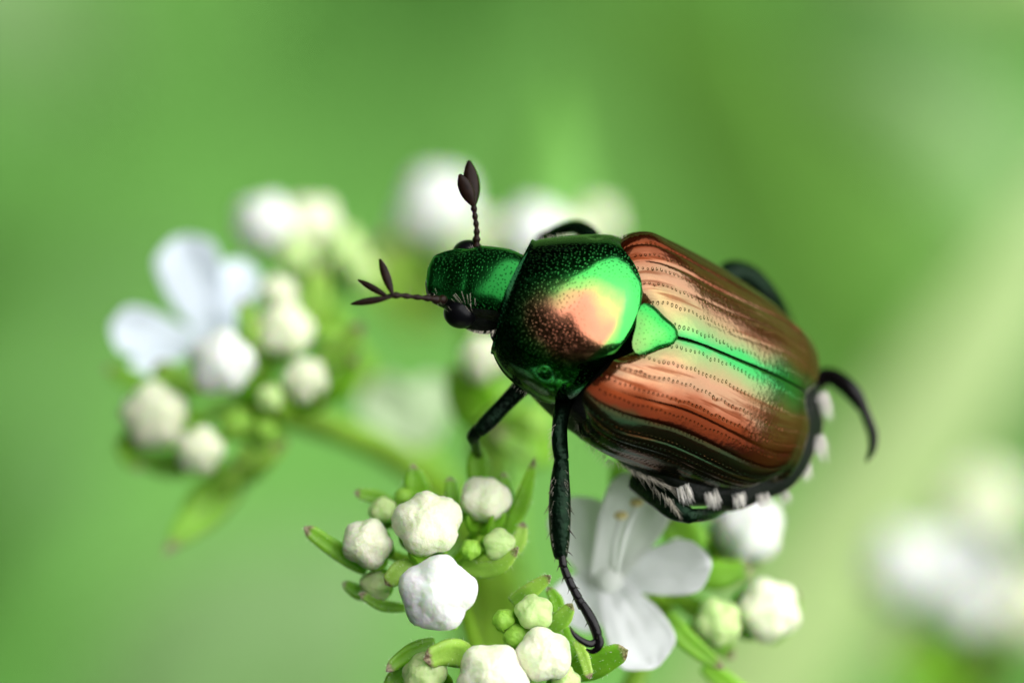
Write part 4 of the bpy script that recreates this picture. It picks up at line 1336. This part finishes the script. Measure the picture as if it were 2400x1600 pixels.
cluster('hazy white buds at the upper left, above the pale blue petals', (720, 680, -22), -18,
        buds=[(622, 528, 78, W_, 0), (728, 532, 76, C_, -.5), (803, 585, 56, G_, .5), (850, 640, 40, G_, 0), (690, 600, 50, G_, 1)],
        sepals=[([(760, 700, -2), (720, 650, -1), (690, 600, 0)], 46, 'sepal_light', .5), ([(760, 690, -2), (800, 640, -1), (850, 580, 0)], 40, 'sepal_light', .5)],
        stems=[([(720, 680, -22), (850, 900, -24), (1050, 1200, -26), (1150, 1700, -28)], [40, 40, 44, 50])], res=.5)

cluster('hazy row of white buds behind the head and upright antenna of the beetle', (1130, 720, -32), -26,
        buds=[(1030, 495, 108, W_, 0), (1248, 545, 86, W_, 2), (1400, 520, 58, C_, -2), (1150, 560, 66, C_, 0), (1325, 550, 50, C_, 1), (1095, 600, 60, G_, 1), (960, 560, 56, C_, -2)],
        sepals=[([(1060, 740, -3), (980, 660, -1), (870, 580, 1)], 84, 'sepal_light', .6), ([(1000, 760, -3), (930, 690, -1), (850, 660, 1)], 70, 'sepal_light', .5), ([(1160, 740, -3), (1120, 680, -1), (1080, 620, 0)], 60, 'sepal_light', .5), ([(1180, 760, -3), (1240, 700, -1), (1300, 620, 0)], 60, 'sepal', .5)],
        stems=[([(1130, 720, -32), (1150, 1000, -32), (1180, 1700, -32)], [40, 44, 50])], res=.5)

cluster('blurred bud with tall green sepals behind the near front leg of the beetle', (1190, 990, -14), -11,
        buds=[(1132, 842, 58, C_, 0), (1240, 1000, 62, Y_, -1)],
        sepals=[([(1110, 1000, -1), (1080, 940, -.6), (1062, 858, 0)], 34, 'sepal', .5), ([(1140, 960, -1), (1120, 920, -.6), (1100, 880, 0)], 40, 'sepal', .5), ([(1300, 1050, -1), (1240, 1060, 0), (1160, 1010, 0)], 40, 'sepal', .5), ([(1180, 1100, -2), (1130, 1020, -1), (1180, 940, 0)], 44, 'sepal_light', .5)],
        petals=[((1000, 1040, -9), (860, 900, -9), 74, 'petal_green', dict(cup=.2)), ((1000, 1040, -9), (1015, 880, -9), 60, 'petal_green', dict(cup=.2))],
        stems=[([(1190, 990, -14), (1170, 1150, -18), (1220, 1400, -26), (1240, 1900, -36)], [30, 26, 26, 26])], res=.5)

cluster('very blurred white flower head at the right edge, low in the photo', (2230, 1560, -48), -42,
        buds=[(2310, 1190, 120, C_, -4), (2120, 1330, 110, W_, 0), (2420, 1420, 120, C_, 0), (2280, 1420, 90, W_, 0)],
        sepals=[([(2280, 1640, -3), (2200, 1590, 0), (2080, 1520, 2)], 90, 'sepal', .5), ([(2280, 1640, -3), (2300, 1570, 0), (2330, 1500, 2)], 80, 'sepal_light', .5)],
        petals=[((2230, 1430, -2), (2070, 1290, 0), 110, 'petal', dict(cup=.2)), ((2240, 1420, -2), (2250, 1230, 0), 120, 'petal', dict(cup=.2)), ((2250, 1430, -2), (2430, 1330, 0), 120, 'petal', dict(cup=.2))],
        stems=[([(2230, 1560, -48), (2260, 1700, -50), (2300, 2100, -50)], [60, 60, 70])], res=.5)
